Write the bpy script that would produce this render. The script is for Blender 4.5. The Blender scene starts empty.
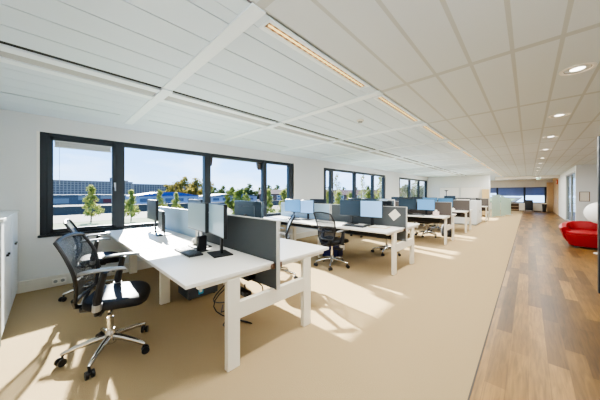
import bpy, bmesh, math, random
from mathutils import Vector, Matrix
random.seed(7)
R = math.radians
S = bpy.context.scene
C = S.collection
PI = math.pi

# ------------------------------------------------------------------ camera data
FOC, HOR, CAMZ = 239.0, 193.5, 1.36
YAW = math.atan(228.3 / FOC)
cs, sn = math.cos(YAW), math.sin(YAW)


def world(px, depth):            # ground position at a bearing and a distance from the viewpoint
    u = (px - 300) / FOC
    return ((-sn + cs * u) * depth, (cs + sn * u) * depth)


# ------------------------------------------------------------------ materials
def lin(c):
    out = []
    for v in c:
        v = v / 255.0
        out.append(v / 12.92 if v <= 0.04045 else ((v + 0.055) / 1.055) ** 2.4)
    return (out[0], out[1], out[2], 1.0)


def mat(name, rgb, rough=0.5, metal=0.0, emit=0.0, ergb=None, spec=None, vary=0.0, scale=30.0, bump=0.0):
    m = bpy.data.materials.new(name)
    m.use_nodes = True
    nt = m.node_tree
    b = nt.nodes['Principled BSDF']
    b.inputs['Base Color'].default_value = lin(rgb)
    b.inputs['Roughness'].default_value = rough
    b.inputs['Metallic'].default_value = metal
    if spec is not None:
        b.inputs['Specular IOR Level'].default_value = spec
    if emit > 0:
        b.inputs['Emission Color'].default_value = lin(ergb or rgb)
        b.inputs['Emission Strength'].default_value = emit
    if vary > 0 or bump > 0:
        tc = nt.nodes.new('ShaderNodeTexCoord')
        no = nt.nodes.new('ShaderNodeTexNoise')
        no.inputs['Scale'].default_value = scale
        no.inputs['Detail'].default_value = 4
        nt.links.new(tc.outputs['Object'], no.inputs['Vector'])
        if vary > 0:
            mp = nt.nodes.new('ShaderNodeMapRange')
            mp.inputs['To Min'].default_value = 1 - vary
            mp.inputs['To Max'].default_value = 1 + vary
            nt.links.new(no.outputs['Fac'], mp.inputs['Value'])
            hs = nt.nodes.new('ShaderNodeHueSaturation')
            hs.inputs['Color'].default_value = lin(rgb)
            nt.links.new(mp.outputs['Result'], hs.inputs['Value'])
            nt.links.new(hs.outputs['Color'], b.inputs['Base Color'])
        if bump > 0:
            bp = nt.nodes.new('ShaderNodeBump')
            bp.inputs['Strength'].default_value = bump
            bp.inputs['Distance'].default_value = 0.01
            nt.links.new(no.outputs['Fac'], bp.inputs['Height'])
            nt.links.new(bp.outputs['Normal'], b.inputs['Normal'])
    return m


def glass_mat(name, tint=(250, 253, 255), refl=0.08, frost=None):
    m = bpy.data.materials.new(name)
    m.use_nodes = True
    nt = m.node_tree
    nt.nodes.clear()
    out = nt.nodes.new('ShaderNodeOutputMaterial')
    tr = nt.nodes.new('ShaderNodeBsdfTransparent')
    tr.inputs['Color'].default_value = lin(tint)
    gl = nt.nodes.new('ShaderNodeBsdfGlossy')
    gl.inputs['Roughness'].default_value = 0.03
    mx = nt.nodes.new('ShaderNodeMixShader')
    lw = nt.nodes.new('ShaderNodeLayerWeight')
    lw.inputs['Blend'].default_value = refl
    ml = nt.nodes.new('ShaderNodeMath')
    ml.operation = 'MULTIPLY'
    ml.inputs[1].default_value = 0.5
    nt.links.new(lw.outputs['Fresnel'], ml.inputs[0])
    nt.links.new(ml.outputs[0], mx.inputs[0])
    nt.links.new(tr.outputs[0], mx.inputs[1])
    nt.links.new(gl.outputs[0], mx.inputs[2])
    last = mx
    if frost:
        df = nt.nodes.new('ShaderNodeBsdfDiffuse')
        df.inputs['Color'].default_value = lin(frost)
        m2 = nt.nodes.new('ShaderNodeMixShader')
        m2.inputs[0].default_value = 0.5
        nt.links.new(mx.outputs[0], m2.inputs[1])
        nt.links.new(df.outputs[0], m2.inputs[2])
        last = m2
    nt.links.new(last.outputs[0], out.inputs['Surface'])
    return m


def mesh_fabric_mat(name, rgb, fac):
    m = bpy.data.materials.new(name)
    m.use_nodes = True
    nt = m.node_tree
    b = nt.nodes['Principled BSDF']
    b.inputs['Base Color'].default_value = lin(rgb)
    b.inputs['Roughness'].default_value = 0.5
    tr = nt.nodes.new('ShaderNodeBsdfTransparent')
    mx = nt.nodes.new('ShaderNodeMixShader')
    ck = nt.nodes.new('ShaderNodeTexNoise')
    ck.inputs['Scale'].default_value = 60
    tc = nt.nodes.new('ShaderNodeTexCoord')
    nt.links.new(tc.outputs['Object'], ck.inputs['Vector'])
    mp = nt.nodes.new('ShaderNodeMapRange')
    mp.inputs['To Min'].default_value = fac - 0.12
    mp.inputs['To Max'].default_value = fac + 0.12
    nt.links.new(ck.outputs['Fac'], mp.inputs['Value'])
    nt.links.new(mp.outputs['Result'], mx.inputs[0])
    nt.links.new(tr.outputs[0], mx.inputs[1])
    nt.links.new(b.outputs[0], mx.inputs[2])
    nt.links.new(mx.outputs[0], nt.nodes['Material Output'].inputs['Surface'])
    return m


def wood_floor_mat():
    m = bpy.data.materials.new('oak_planks')
    m.use_nodes = True
    nt = m.node_tree
    L = nt.links.new
    b = nt.nodes['Principled BSDF']
    tc = nt.nodes.new('ShaderNodeTexCoord')
    mp = nt.nodes.new('ShaderNodeMapping')
    mp.inputs['Rotation'].default_value = (0, 0, R(90))
    L(tc.outputs['Object'], mp.inputs['Vector'])
    br = nt.nodes.new('ShaderNodeTexBrick')
    br.offset = 0.37
    br.offset_frequency = 2
    br.inputs['Scale'].default_value = 1.0
    br.inputs['Brick Width'].default_value = 0.92
    br.inputs['Row Height'].default_value = 0.115
    br.inputs['Mortar Size'].default_value = 0.0012
    br.inputs['Mortar Smooth'].default_value = 0.4
    br.inputs['Bias'].default_value = 0.0
    br.inputs['Color1'].default_value = (0, 0, 0, 1)
    br.inputs['Color2'].default_value = (1, 1, 1, 1)
    br.inputs['Mortar'].default_value = (0.35, 0.35, 0.35, 1)
    L(mp.outputs['Vector'], br.inputs['Vector'])
    # grain stretched along the planks
    m2 = nt.nodes.new('ShaderNodeMapping')
    m2.inputs['Scale'].default_value = (22, 1.6, 1)
    L(tc.outputs['Object'], m2.inputs['Vector'])
    no = nt.nodes.new('ShaderNodeTexNoise')
    no.inputs['Scale'].default_value = 2.2
    no.inputs['Detail'].default_value = 6
    no.inputs['Distortion'].default_value = 0.6
    L(m2.outputs['Vector'], no.inputs['Vector'])
    m3 = nt.nodes.new('ShaderNodeMapping')
    m3.inputs['Scale'].default_value = (5, 1.2, 1)
    L(tc.outputs['Object'], m3.inputs['Vector'])
    n2 = nt.nodes.new('ShaderNodeTexNoise')
    n2.inputs['Scale'].default_value = 1.5
    n2.inputs['Detail'].default_value = 3
    L(m3.outputs['Vector'], n2.inputs['Vector'])
    rp = nt.nodes.new('ShaderNodeValToRGB')
    els = rp.color_ramp.elements
    els[0].position = 0.0
    els[0].color = lin((60, 44, 21))
    els[1].position = 1.0
    els[1].color = lin((166, 130, 72))
    e = els.new(0.35)
    e.color = lin((94, 69, 33))
    e = els.new(0.7)
    e.color = lin((128, 97, 49))
    ad = nt.nodes.new('ShaderNodeMath')
    ad.operation = 'MULTIPLY_ADD'
    ad.inputs[1].default_value = 0.62
    L(br.outputs['Color'], ad.inputs[0])
    mu = nt.nodes.new('ShaderNodeMath')
    mu.operation = 'MULTIPLY'
    mu.inputs[1].default_value = 0.42
    L(n2.outputs['Fac'], mu.inputs[0])
    L(mu.outputs[0], ad.inputs[2])
    L(ad.outputs[0], rp.inputs['Fac'])
    mx = nt.nodes.new('ShaderNodeMix')
    mx.data_type = 'RGBA'
    mx.blend_type = 'MULTIPLY'
    mx.inputs[0].default_value = 0.75
    L(rp.outputs['Color'], mx.inputs[6])
    gr = nt.nodes.new('ShaderNodeMapRange')
    gr.inputs['From Min'].default_value = 0.3
    gr.inputs['From Max'].default_value = 0.65
    gr.inputs['To Min'].default_value = 0.55
    gr.inputs['To Max'].default_value = 1.15
    L(no.outputs['Fac'], gr.inputs['Value'])
    L(gr.outputs['Result'], mx.inputs[7])
    L(mx.outputs[2], b.inputs['Base Color'])
    b.inputs['Roughness'].default_value = 0.38
    b.inputs['Specular IOR Level'].default_value = 0.22
    return m


def facade_mat(name, wall, win, bw, rh, mortar):
    m = bpy.data.materials.new(name)
    m.use_nodes = True
    nt = m.node_tree
    b = nt.nodes['Principled BSDF']
    tc = nt.nodes.new('ShaderNodeTexCoord')
    sp = nt.nodes.new('ShaderNodeSeparateXYZ')
    cb = nt.nodes.new('ShaderNodeCombineXYZ')
    nt.links.new(tc.outputs['Object'], sp.inputs[0])
    nt.links.new(sp.outputs['Y'], cb.inputs['X'])
    nt.links.new(sp.outputs['Z'], cb.inputs['Y'])
    br = nt.nodes.new('ShaderNodeTexBrick')
    br.offset = 0
    br.inputs['Scale'].default_value = 1
    br.inputs['Brick Width'].default_value = bw
    br.inputs['Row Height'].default_value = rh
    br.inputs['Mortar Size'].default_value = mortar
    br.inputs['Color1'].default_value = lin(win)
    br.inputs['Color2'].default_value = lin(tuple(min(255, int(c * 1.25)) for c in win))
    br.inputs['Mortar'].default_value = lin(wall)
    nt.links.new(cb.outputs[0], br.inputs['Vector'])
    nt.links.new(br.outputs['Color'], b.inputs['Base Color'])
    b.inputs['Roughness'].default_value = 0.7
    return m


def leaf_mat(name, c1, c2):
    m = bpy.data.materials.new(name)
    m.use_nodes = True
    nt = m.node_tree
    nt.nodes.clear()
    out = nt.nodes.new('ShaderNodeOutputMaterial')
    tc = nt.nodes.new('ShaderNodeTexCoord')
    no = nt.nodes.new('ShaderNodeTexNoise')
    no.inputs['Scale'].default_value = 1.7
    nt.links.new(tc.outputs['Object'], no.inputs['Vector'])
    rp = nt.nodes.new('ShaderNodeValToRGB')
    rp.color_ramp.elements[0].position = 0.35
    rp.color_ramp.elements[0].color = lin(c1)
    rp.color_ramp.elements[1].position = 0.65
    rp.color_ramp.elements[1].color = lin(c2)
    nt.links.new(no.outputs['Fac'], rp.inputs['Fac'])
    d = nt.nodes.new('ShaderNodeBsdfDiffuse')
    t = nt.nodes.new('ShaderNodeBsdfTranslucent')
    mx = nt.nodes.new('ShaderNodeMixShader')
    mx.inputs[0].default_value = 0.5
    for n in (d, t):
        nt.links.new(rp.outputs['Color'], n.inputs['Color'])
    nt.links.new(d.outputs[0], mx.inputs[1])
    nt.links.new(t.outputs[0], mx.inputs[2])
    nt.links.new(mx.outputs[0], out.inputs['Surface'])
    return m


def stripe(m, a, b, sc):
    nt = m.node_tree
    tc = nt.nodes.new('ShaderNodeTexCoord')
    wv = nt.nodes.new('ShaderNodeTexWave')
    wv.bands_direction = 'Y'
    wv.inputs['Scale'].default_value = sc / 6.283
    nt.links.new(tc.outputs['Object'], wv.inputs['Vector'])
    mx = nt.nodes.new('ShaderNodeMix')
    mx.data_type = 'RGBA'
    mx.inputs[6].default_value = lin(a)
    mx.inputs[7].default_value = lin(b)
    nt.links.new(wv.outputs['Fac'], mx.inputs[0])
    nt.links.new(mx.outputs[2], nt.nodes['Principled BSDF'].inputs['Base Color'])
    nt.links.new(mx.outputs[2], nt.nodes['Principled BSDF'].inputs['Emission Color'])


M = {}
M['wall'] = mat('wall_paint', (218, 221, 222), 0.75, vary=0.015, scale=3, bump=0.02)
M['wall_warm'] = mat('wall_paint_warm', (222, 216, 204), 0.75)
M['carpet'] = mat('beige_carpet', (165, 145, 112), 0.95, spec=0.1, vary=0.05, scale=160, bump=0.35)
M['wood'] = wood_floor_mat()
M['tile'] = mat('ceiling_tile', (208, 215, 219), 0.8, vary=0.015, scale=90)
M['plank'] = mat('ceiling_plank', (214, 229, 240), 0.42, spec=0.4)
M['profile'] = mat('ceiling_profile', (186, 191, 190), 0.6)
M['profile_white'] = mat('ceiling_profile_white', (238, 249, 255), 0.45)
M['gap'] = mat('ceiling_gap', (140, 143, 144), 0.8)
M['dark_gap'] = mat('slot_dark', (40, 44, 46), 0.8)
M['band_grey'] = mat('diffuser_grey', (178, 182, 182), 0.6)
M['frame'] = mat('anthracite_frame', (38, 46, 54), 0.42, spec=0.4)
M['glass'] = glass_mat('window_glass')
M['frost'] = glass_mat('frosted_glass', (222, 238, 232), 0.1, frost=(206, 222, 214))
M['white'] = mat('white_laminate', (238, 236, 230), 0.32, spec=0.5)
M['white_metal'] = mat('white_powder_coat', (232, 227, 212), 0.45)
M['edge'] = mat('desk_edge', (222, 214, 198), 0.5)
M['trunk_white'] = mat('trunking_white', (222, 220, 212), 0.5)
M['cab_white'] = mat('cabinet_white', (228, 232, 232), 0.4)
M['cab_grey'] = mat('cabinet_grey', (150, 156, 156), 0.4)
M['divider'] = mat('dark_grey_felt', (84, 88, 90), 0.9, spec=0.15, vary=0.08, scale=220)
M['divider_brown'] = mat('warm_grey_felt', (92, 86, 82), 0.9, spec=0.15, vary=0.08, scale=220)
M['divider_sky_sheen'] = mat('felt_sky_sheen', (160, 184, 204), 0.8, vary=0.04, scale=220)  # sky reflection on the window-end dividers, painted into the felt colour
M['alu'] = mat('aluminium_edge', (205, 206, 202), 0.4, metal=0.3)
M['chrome'] = mat('polished_aluminium', (205, 205, 204), 0.18, metal=1.0)
M['black'] = mat('black_plastic', (24, 25, 28), 0.42)
M['black_soft'] = mat('black_fabric', (26, 29, 36), 0.6, vary=0.1, scale=150)
M['seat'] = mat('black_leather', (20, 22, 28), 0.52, spec=0.3, bump=0.08, scale=60)
M['grey_pad'] = mat('grey_armpad', (142, 146, 150), 0.35, metal=0.3)
M['mesh'] = mesh_fabric_mat('chair_net', (34, 38, 44), 0.74)
M['mesh_skylit'] = mesh_fabric_mat('chair_net_skylit', (130, 150, 172), 0.8)  # skylight on the net put into its colour, otherwise the black net
M['bezel'] = mat('monitor_bezel', (28, 32, 36), 0.35)
M['backshell'] = mat('monitor_back', (66, 82, 94), 0.22, spec=0.7)
M['silver'] = mat('silver_stand', (190, 192, 192), 0.3, metal=0.7)
M['scr_grey'] = mat('screen_grey', (122, 142, 148), 0.3, emit=0.12)
M['scr_mist'] = mat('screen_mist', (150, 176, 188), 0.25, emit=0.2)
M['scr_dark'] = mat('screen_dark', (44, 58, 70), 0.25, emit=0.04)
M['scr_blue'] = mat('screen_blue', (96, 146, 192), 0.3, emit=0.25)
M['scr_pale'] = mat('screen_pale', (140, 180, 224), 0.3, emit=0.25)
M['scr_teal'] = mat('screen_teal', (66, 112, 146), 0.3, emit=0.18)
M['paper'] = mat('paper', (236, 232, 220), 0.8)
M['pink'] = mat('pale_pink_card', (226, 204, 198), 0.7)
M['sticker'] = mat('blue_sticker', (70, 170, 215), 0.5)
M['pc'] = mat('dark_grey_casing', (74, 82, 90), 0.45)
M['navy'] = mat('navy_plastic', (34, 42, 104), 0.45)
M['red'] = mat('red_upholstery', (150, 8, 20), 0.5, vary=0.06, scale=12)
M['globe'] = mat('opal_globe', (240, 240, 236), 0.35, emit=0.1)
M['beige_wood'] = mat('beige_wood', (206, 178, 128), 0.5, vary=0.05, scale=9)
M['tan'] = mat('tan_panel', (196, 164, 122), 0.55, vary=0.04, scale=6)
M['brown'] = mat('dark_brown_wood', (86, 58, 36), 0.5, vary=0.1, scale=8)
M['blind_blue'] = leaf_mat('blue_grey_blind', (126, 138, 168), (136, 148, 176))
M['blind_grey'] = mat('pale_grey_blind', (196, 200, 202), 0.6)
M['redplastic'] = mat('red_plastic', (196, 70, 48), 0.4)
M['green'] = mat('green_plastic', (84, 104, 92), 0.4)
M['lamp_warm'] = mat('warm_tube', (255, 226, 170), 0.4, emit=0.7, ergb=(255, 218, 150))
M['lamp_gold'] = mat('gold_reflector', (226, 190, 130), 0.3, emit=0.1, ergb=(255, 205, 130))
stripe(M['lamp_gold'], (206, 176, 126), (120, 92, 56), 30)
M['lamp_cool'] = mat('downlight_lamp', (255, 250, 238), 0.4, emit=3.0)
M['reflector'] = mat('downlight_reflector', (226, 220, 206), 0.2, metal=0.6)
M['awning'] = mat('brown_awning', (98, 84, 74), 0.7)
M['asphalt'] = mat('asphalt', (40, 40, 37), 0.9, vary=0.06, scale=0.4)
M['pave'] = mat('pale_paving', (104, 98, 78), 0.9, vary=0.04, scale=0.6)
M['grass'] = mat('lawn', (88, 104, 56), 0.95, vary=0.15, scale=0.8)
M['hedge_wall'] = mat('garden_wall', (72, 70, 64), 0.9, vary=0.08, scale=0.8)
M['apart'] = mat('apartment_concrete', (150, 132, 116), 0.8)
M['apart_win'] = facade_mat('apartment_windows', (156, 138, 122), (66, 60, 58), 2.4, 2.15, 0.36)
M['shop_grey'] = mat('shop_cladding', (84, 84, 84), 0.7)
M['shop_white'] = mat('shop_panel', (124, 122, 118), 0.7)
M['shop_red'] = mat('shop_red_panel', (104, 40, 38), 0.7)
M['roof_blue'] = mat('blue_roof', (40, 62, 122), 0.6)
M['roof_slate'] = mat('slate_roof', (66, 80, 104), 0.6)
M['ware'] = mat('warehouse_wall', (142, 152, 164), 0.7)
M['ware_win'] = mat('warehouse_window', (70, 82, 98), 0.3)
M['brick'] = mat('red_brick_house', (98, 72, 60), 0.8, vary=0.1, scale=2)
M['roof_red'] = mat('tiled_roof', (88, 58, 50), 0.8)
M['bark'] = mat('bark', (104, 92, 78), 0.9)
M['bark_pale'] = mat('pale_bark', (196, 190, 178), 0.9)
M['leaf_lime'] = leaf_mat('lime_leaves', (112, 118, 58), (158, 160, 92))
M['leaf_green'] = leaf_mat('green_leaves', (76, 88, 44), (108, 116, 60))
M['leaf_autumn'] = leaf_mat('autumn_leaves', (112, 104, 52), (148, 134, 74))
M['leaf_dark'] = leaf_mat('dark_leaves', (62, 76, 46), (92, 100, 60))


# ------------------------------------------------------------------ mesh builder
class MB:
    def __init__(self):
        self.bm = bmesh.new()

    def _mi(self, faces, mi):
        for f in faces:
            f.material_index = mi

    def box(self, x0, x1, y0, y1, z0, z1, mi=0, bev=0.0, X=None, seg=1):
        bm = self.bm
        c = [(x, y, z) for x in (x0, x1) for y in (y0, y1) for z in (z0, z1)]
        v = [bm.verts.new(X @ Vector(p) if X else p) for p in c]
        idx = [(0, 1, 3, 2), (4, 6, 7, 5), (0, 4, 5, 1), (2, 3, 7, 6), (0, 2, 6, 4), (1, 5, 7, 3)]
        fs = [bm.faces.new([v[i] for i in q]) for q in idx]
        self._mi(fs, mi)
        if bev > 0:
            es = list({e for f in fs for e in f.edges})
            r = bmesh.ops.bevel(bm, geom=es, offset=bev, segments=seg, affect='EDGES', profile=0.5, material=-1)
            self._mi(r['faces'], mi)
        return self

    def quad(self, pts, mi=0):
        f = self.bm.faces.new([self.bm.verts.new(p) for p in pts])
        f.material_index = mi
        return self

    def ring_loft(self, rings, mi=0, cap=True, closed=True):
        bm = self.bm
        vs = [[bm.verts.new(p) for p in r] for r in rings]
        n = len(vs[0])
        for a, b in zip(vs[:-1], vs[1:]):
            for i in range(n if closed else n - 1):
                j = (i + 1) % n
                bm.faces.new((a[i], a[j], b[j], b[i])).material_index = mi
        if cap:
            bm.faces.new(list(reversed(vs[0]))).material_index = mi
            bm.faces.new(vs[-1]).material_index = mi
        return self

    def tube(self, pts, r, n=8, mi=0, loop=False, flat=1.0, cap=True):
        pts = [Vector(p) for p in pts]
        k = len(pts)
        rs = r if isinstance(r, (list, tuple)) else [r] * k
        rings = []
        ref = None
        for i, p in enumerate(pts):
            if loop:
                t = pts[(i + 1) % k] - pts[i - 1]
            else:
                t = pts[min(i + 1, k - 1)] - pts[max(i - 1, 0)]
            t.normalize()
            if ref is None:
                ref = Vector((0, 0, 1)) if abs(t.z) < 0.9 else Vector((1, 0, 0))
            a = (ref - t * ref.dot(t))
            if a.length < 1e-4:
                a = t.orthogonal()
            a.normalize()
            ref = a
            b = t.cross(a)
            rings.append([p + (a * math.cos(2 * PI * q / n) + b * math.sin(2 * PI * q / n) * flat) * rs[i] for q in range(n)])
        if loop:
            rings.append(rings[0])
            self.ring_loft(rings, mi, cap=False)
        else:
            self.ring_loft(rings, mi, cap=cap)
        return self

    def cyl(self, p0, p1, r0, r1=None, n=16, mi=0):
        return self.tube([p0, p1], [r0, r0 if r1 is None else r1], n=n, mi=mi)

    def lathe(self, prof, c=(0, 0, 0), n=24, mi=0, cap=True):
        rings = [[(c[0] + r * math.cos(2 * PI * q / n), c[1] + r * math.sin(2 * PI * q / n), c[2] + z) for q in range(n)] for r, z in prof]
        return self.ring_loft(rings, mi, cap)

    def ball(self, c, rx, ry, rz, n=16, mi=0):
        rings = []
        for i in range(1, n):
            a = PI * i / n
            rings.append([(c[0] + rx * math.sin(a) * math.cos(2 * PI * q / (2 * n)), c[1] + ry * math.sin(a) * math.sin(2 * PI * q / (2 * n)), c[2] - rz * math.cos(a)) for q in range(2 * n)])
        return self.ring_loft(rings, mi)

    def prism(self, poly, z0, z1, mi=0, X=None):
        r0 = [Vector((p[0], p[1], z0)) for p in poly]
        r1 = [Vector((p[0], p[1], z1)) for p in poly]
        if X:
            r0 = [X @ v for v in r0]
            r1 = [X @ v for v in r1]
        return self.ring_loft([r0, r1], mi)

    def build(self, name, mats, parent=None, smooth=True, loc=None, rotz=0.0, fix=True):
        if fix:
            bmesh.ops.recalc_face_normals(self.bm, faces=self.bm.faces)
        me = bpy.data.meshes.new(name)
        self.bm.to_mesh(me)
        self.bm.free()
        if not isinstance(mats, (list, tuple)):
            mats = [mats]
        for m in mats:
            me.materials.append(m)
        if smooth:
            me.shade_smooth()
            me.set_sharp_from_angle(angle=R(38))
        o = bpy.data.objects.new(name, me)
        C.objects.link(o)
        if parent:
            o.parent = parent
        if loc:
            o.location = loc
        o.rotation_euler = (0, 0, rotz)
        return o


def tag(o, label, cat, group=None, kind=None):
    o['label'] = label
    o['category'] = cat
    if group:
        o['group'] = group
    elif 'group' in o.keys():
        del o['group']
    if kind:
        o['kind'] = kind
    return o


def thing(name, label, cat, loc=(0, 0, 0), rotz=0.0, group=None):
    o = bpy.data.objects.new(name, None)
    o.empty_display_size = 0.1
    C.objects.link(o)
    o.location = loc
    o.rotation_euler = (0, 0, rotz)
    return tag(o, label, cat, group)


def struct_empty(name, label, loc=(0, 0, 0)):
    o = bpy.data.objects.new(name, None)
    o.empty_display_size = 0.1
    C.objects.link(o)
    o.location = loc
    o['kind'] = 'structure'
    o['label'] = label
    return o


def struct(o, label=None):
    o['kind'] = 'structure'
    if label:
        o['label'] = label
    return o


def dup(root, loc, rotz, label, group=None):
    def rec(o, parent):
        c = o.copy()
        C.objects.link(c)
        c.parent = parent
        for ch in list(o.children):
            rec(ch, c)
        return c
    r = rec(root, None)
    r.location = loc
    r.rotation_euler = (0, 0, rotz)
    r['label'] = label
    if group:
        r['group'] = group
    return r


# ------------------------------------------------------------------ room shell
XL, XR, YN, YF, H = -5.05, 3.3, -0.8, 26.5, 2.48
WT = 0.22            # wall thickness at the window wall
CE = -0.285          # carpet edge
RW = 1.37            # corridor right wall
PY_ = 18.2           # white partition
SILL, HEAD = 0.76, 2.25

struct(MB().box(XL - WT, CE, YN - 0.2, YF + 0.2, -0.12, 0.0).build('floor_carpet', M['carpet']), 'beige carpet floor under the desks')
struct(MB().box(CE, XR + 0.2, YN - 0.2, YF + 0.2, -0.12, 0.0).build('floor_wood', M['wood']), 'brown oak plank floor of the corridor')
struct(MB().box(CE - 0.005, CE + 0.005, YN, YF, 0.0, 0.003, bev=0.001).build('trim_1', M['divider_brown']), 'thin strip between carpet and planks')

wins = [(-0.10, 5.02), (6.45, 11.38), (13.05, 18.02)]
w = MB()
ys = [YN - 0.2]
for a, b in wins:
    w.box(XL - WT, XL, ys[-1], a, 0, H)
    w.box(XL - WT, XL, a, b, 0, SILL)
    w.box(XL - WT, XL, a, b, HEAD, H)
    ys.append(b)
w.box(XL - WT, XL, ys[-1], YF + 0.2, 0, H)
struct(w.build('wall_left', M['wall']), 'white wall with the three long windows')
struct(MB().box(XL, XR, YN - 0.2, YN, 0, H).build('wall_near', M['wall']))
struct(MB().box(XR, XR + 0.2, YN - 0.2, 14.5, 0, H).build('wall_right', M['wall']))
# far wall with window opening
FW0, FW1, FZ0, FZ1 = -4.2, 1.02, 0.60, 1.86
w = MB()
w.box(XL, FW0, YF, YF + 0.2, 0, H).box(FW1, RW + 0.2, YF, YF + 0.2, 0, H)
w.box(FW0, FW1, YF, YF + 0.2, 0, FZ0).box(FW0, FW1, YF, YF + 0.2, FZ1, H)
struct(w.build('wall_far', M['wall_warm']), 'far end wall behind the blue blinds')
struct(MB().box(XL, -1.66, PY_, PY_ + 0.12, 0, H).build('wall_partition', M['wall']), 'white cross partition behind the last desks')
# corridor right side: picture wall, glass opening, plain wall
struct(MB().box(RW, XR, 14.5, 14.62, 0, H).build('wall_picture', M['wall']), 'white wall carrying the framed picture')
w = MB()
w.box(RW, RW + 0.14, 18.1, 22.0, 0, H).box(RW, RW + 0.14, 14.62, 18.1, 2.28, H)
struct(w.build('wall_corridor', M['wall']), 'white corridor wall past the glazed opening')
struct(MB().box(RW - 0.02, RW + 0.14, 22.0, YF, 0, H).build('wall_corridor_end', M['tan']), 'tan wall at the far right end of the corridor')
struct(MB().box(XR - 0.9, XR, 14.62, 18.1, 0, H).build('wall_room', M['wall']), 'wall of the room behind the corridor glazing')
struct(MB().box(FW1 + 0.0, RW - 0.02, YF - 0.55, YF, 0, 2.2, bev=0.004).build('trim_2', M['tan']), 'tan pilaster beside the far window')
# low bulkhead over the far zone
struct(MB().box(-1.66, RW, PY_ + 3.0, PY_ + 3.12, 2.3, H).build('trim_3', M['wall_warm']))
# base trunking
b = MB().box(XL, XL + 0.05, YN, PY_, 0.0, 0.155, bev=0.004).box(XL, XL + 0.053, YN, PY_, 0.074, 0.08)
struct(b.build('baseboard_left', M['trunk_white']), 'white cable trunking along the window wall')
for i, (y0, lab_) in enumerate([(0.02, 'white double socket on the skirting trunking below the first window, nearer the cabinet'), (0.62, 'white double socket on the skirting trunking beneath the desk end at the wall')]):
    t = thing('wall_socket', lab_, 'socket', (XL + 0.053, y0, 0.04))
    MB().box(0, 0.012, 0, 0.15, 0, 0.075, bev=0.003).build('cover_plate', M['white'], t)
    for dy in (0.037, 0.112):
        MB().tube([(0.0125, dy, 0.037), (0.014, dy, 0.037)], 0.022, n=16).build('socket_hole', M['cab_grey'], t)

# ------------------------------------------------------------------ ceiling
c = MB()
c.box(XL - WT, XR + 0.2, YN - 0.2, YF + 0.2, H + 0.012, H + 0.15, mi=3)
MOD = 1.65
ym = [0.87 + MOD * k for k in range(-2, 17)]
lines = []
x = -2.80
left_lines = [-2.80, -2.525, -2.25, -1.975, -1.70, -1.43]
right_lines = [-1.17 + 0.27 * k for k in range(0, 18)]


def span(xa, xb, ga, mi, yw):
    for a, b in zip(ym[:-1], ym[1:]):
        a2, b2 = max(a + yw, YN - 0.2), min(b - yw, YF + 0.1)
        if b2 - a2 > 0.05:
            c.box(xa + ga, xb - ga, a2, b2, H, H + 0.012, mi=mi)


for a, b in zip(left_lines[:-1], left_lines[1:]):
    span(a, b, 0.005, 1, 0.05)
span(-1.43, -1.315, 0.004, 1, 0.05)
span(-1.195, -1.17, 0.002, 1, 0.05)
for a, b in zip(right_lines[:-1], right_lines[1:]):
    span(a, b, 0.013, 0, 0.03)
wl = [-5.05, -4.62, -4.35, -4.22, -4.19, -3.92, -3.65, -3.38, -3.2]
for a, b in zip(wl[:-1], wl[1:]):
    if a != -4.22:
        span(a, b, 0.003, 1, 0.05)
for y in ym:
    if YN < y < YF:
        c.box(-4.62, -1.17, y - 0.05, y + 0.05, H - 0.010, H + 0.012, mi=2)
        c.box(-1.17, XR, y - 0.03, y + 0.03, H - 0.001, H + 0.011, mi=4)
        c.box(-5.05, -4.62, y - 0.05, y + 0.05, H, H + 0.012, mi=1)
for xx in right_lines:
    c.box(xx - 0.013, xx + 0.013, YN, YF, H, H + 0.011, mi=4)
# pieces between strip luminaires
STRIP0 = [0.97 + MOD * k for k in range(-1, 12)]
c.box(-1.315, -1.195, YN, STRIP0[0], H, H + 0.012, mi=1)
for y in STRIP0:
    c.box(-1.315, -1.195, y + 1.33, y + MOD, H, H + 0.012, mi=1)
c.box(-1.315, -1.195, STRIP0[-1] + MOD, YF, H, H + 0.012, mi=1)
# dark air slots near the window
for k, a in enumerate(ym[:-1]):
    c.box(-4.22, -4.19, a + 0.05, a + 0.18, H, H + 0.012, mi=1)
    c.box(-4.22, -4.19, a + MOD - 0.18, a + MOD - 0.05, H, H + 0.012, mi=1)
    c.box(-4.22, -4.19, a + 0.18, a + MOD - 0.18, H + 0.008, H + 0.012, mi=5)
struct(c.build('ceiling', [M['tile'], M['plank'], M['profile_white'], M['gap'], M['profile'], M['dark_gap']], smooth=False), 'white grid ceiling')
t = MB()
t.box(-2.86, -2.80, YN, PY_, H + 0.006, H + 0.012, mi=2)
t.box(-2.96, -2.86, YN, PY_, H - 0.012, H + 0.01, mi=0)
t.box(-3.11, -2.96, YN, PY_, H - 0.002, H + 0.012, mi=1)
t.box(-3.20, -3.11, YN, PY_, H - 0.016, H + 0.01, mi=0)
for y in ym:
    if YN < y < PY_:
        t.box(-3.2, -2.78, y - 0.05, y + 0.05, H - 0.024, H, mi=0)
struct(t.build('trim_4', [M['profile_white'], M['band_grey'], M['dark_gap']], smooth=False), 'long linear air diffuser in the ceiling')

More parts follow.
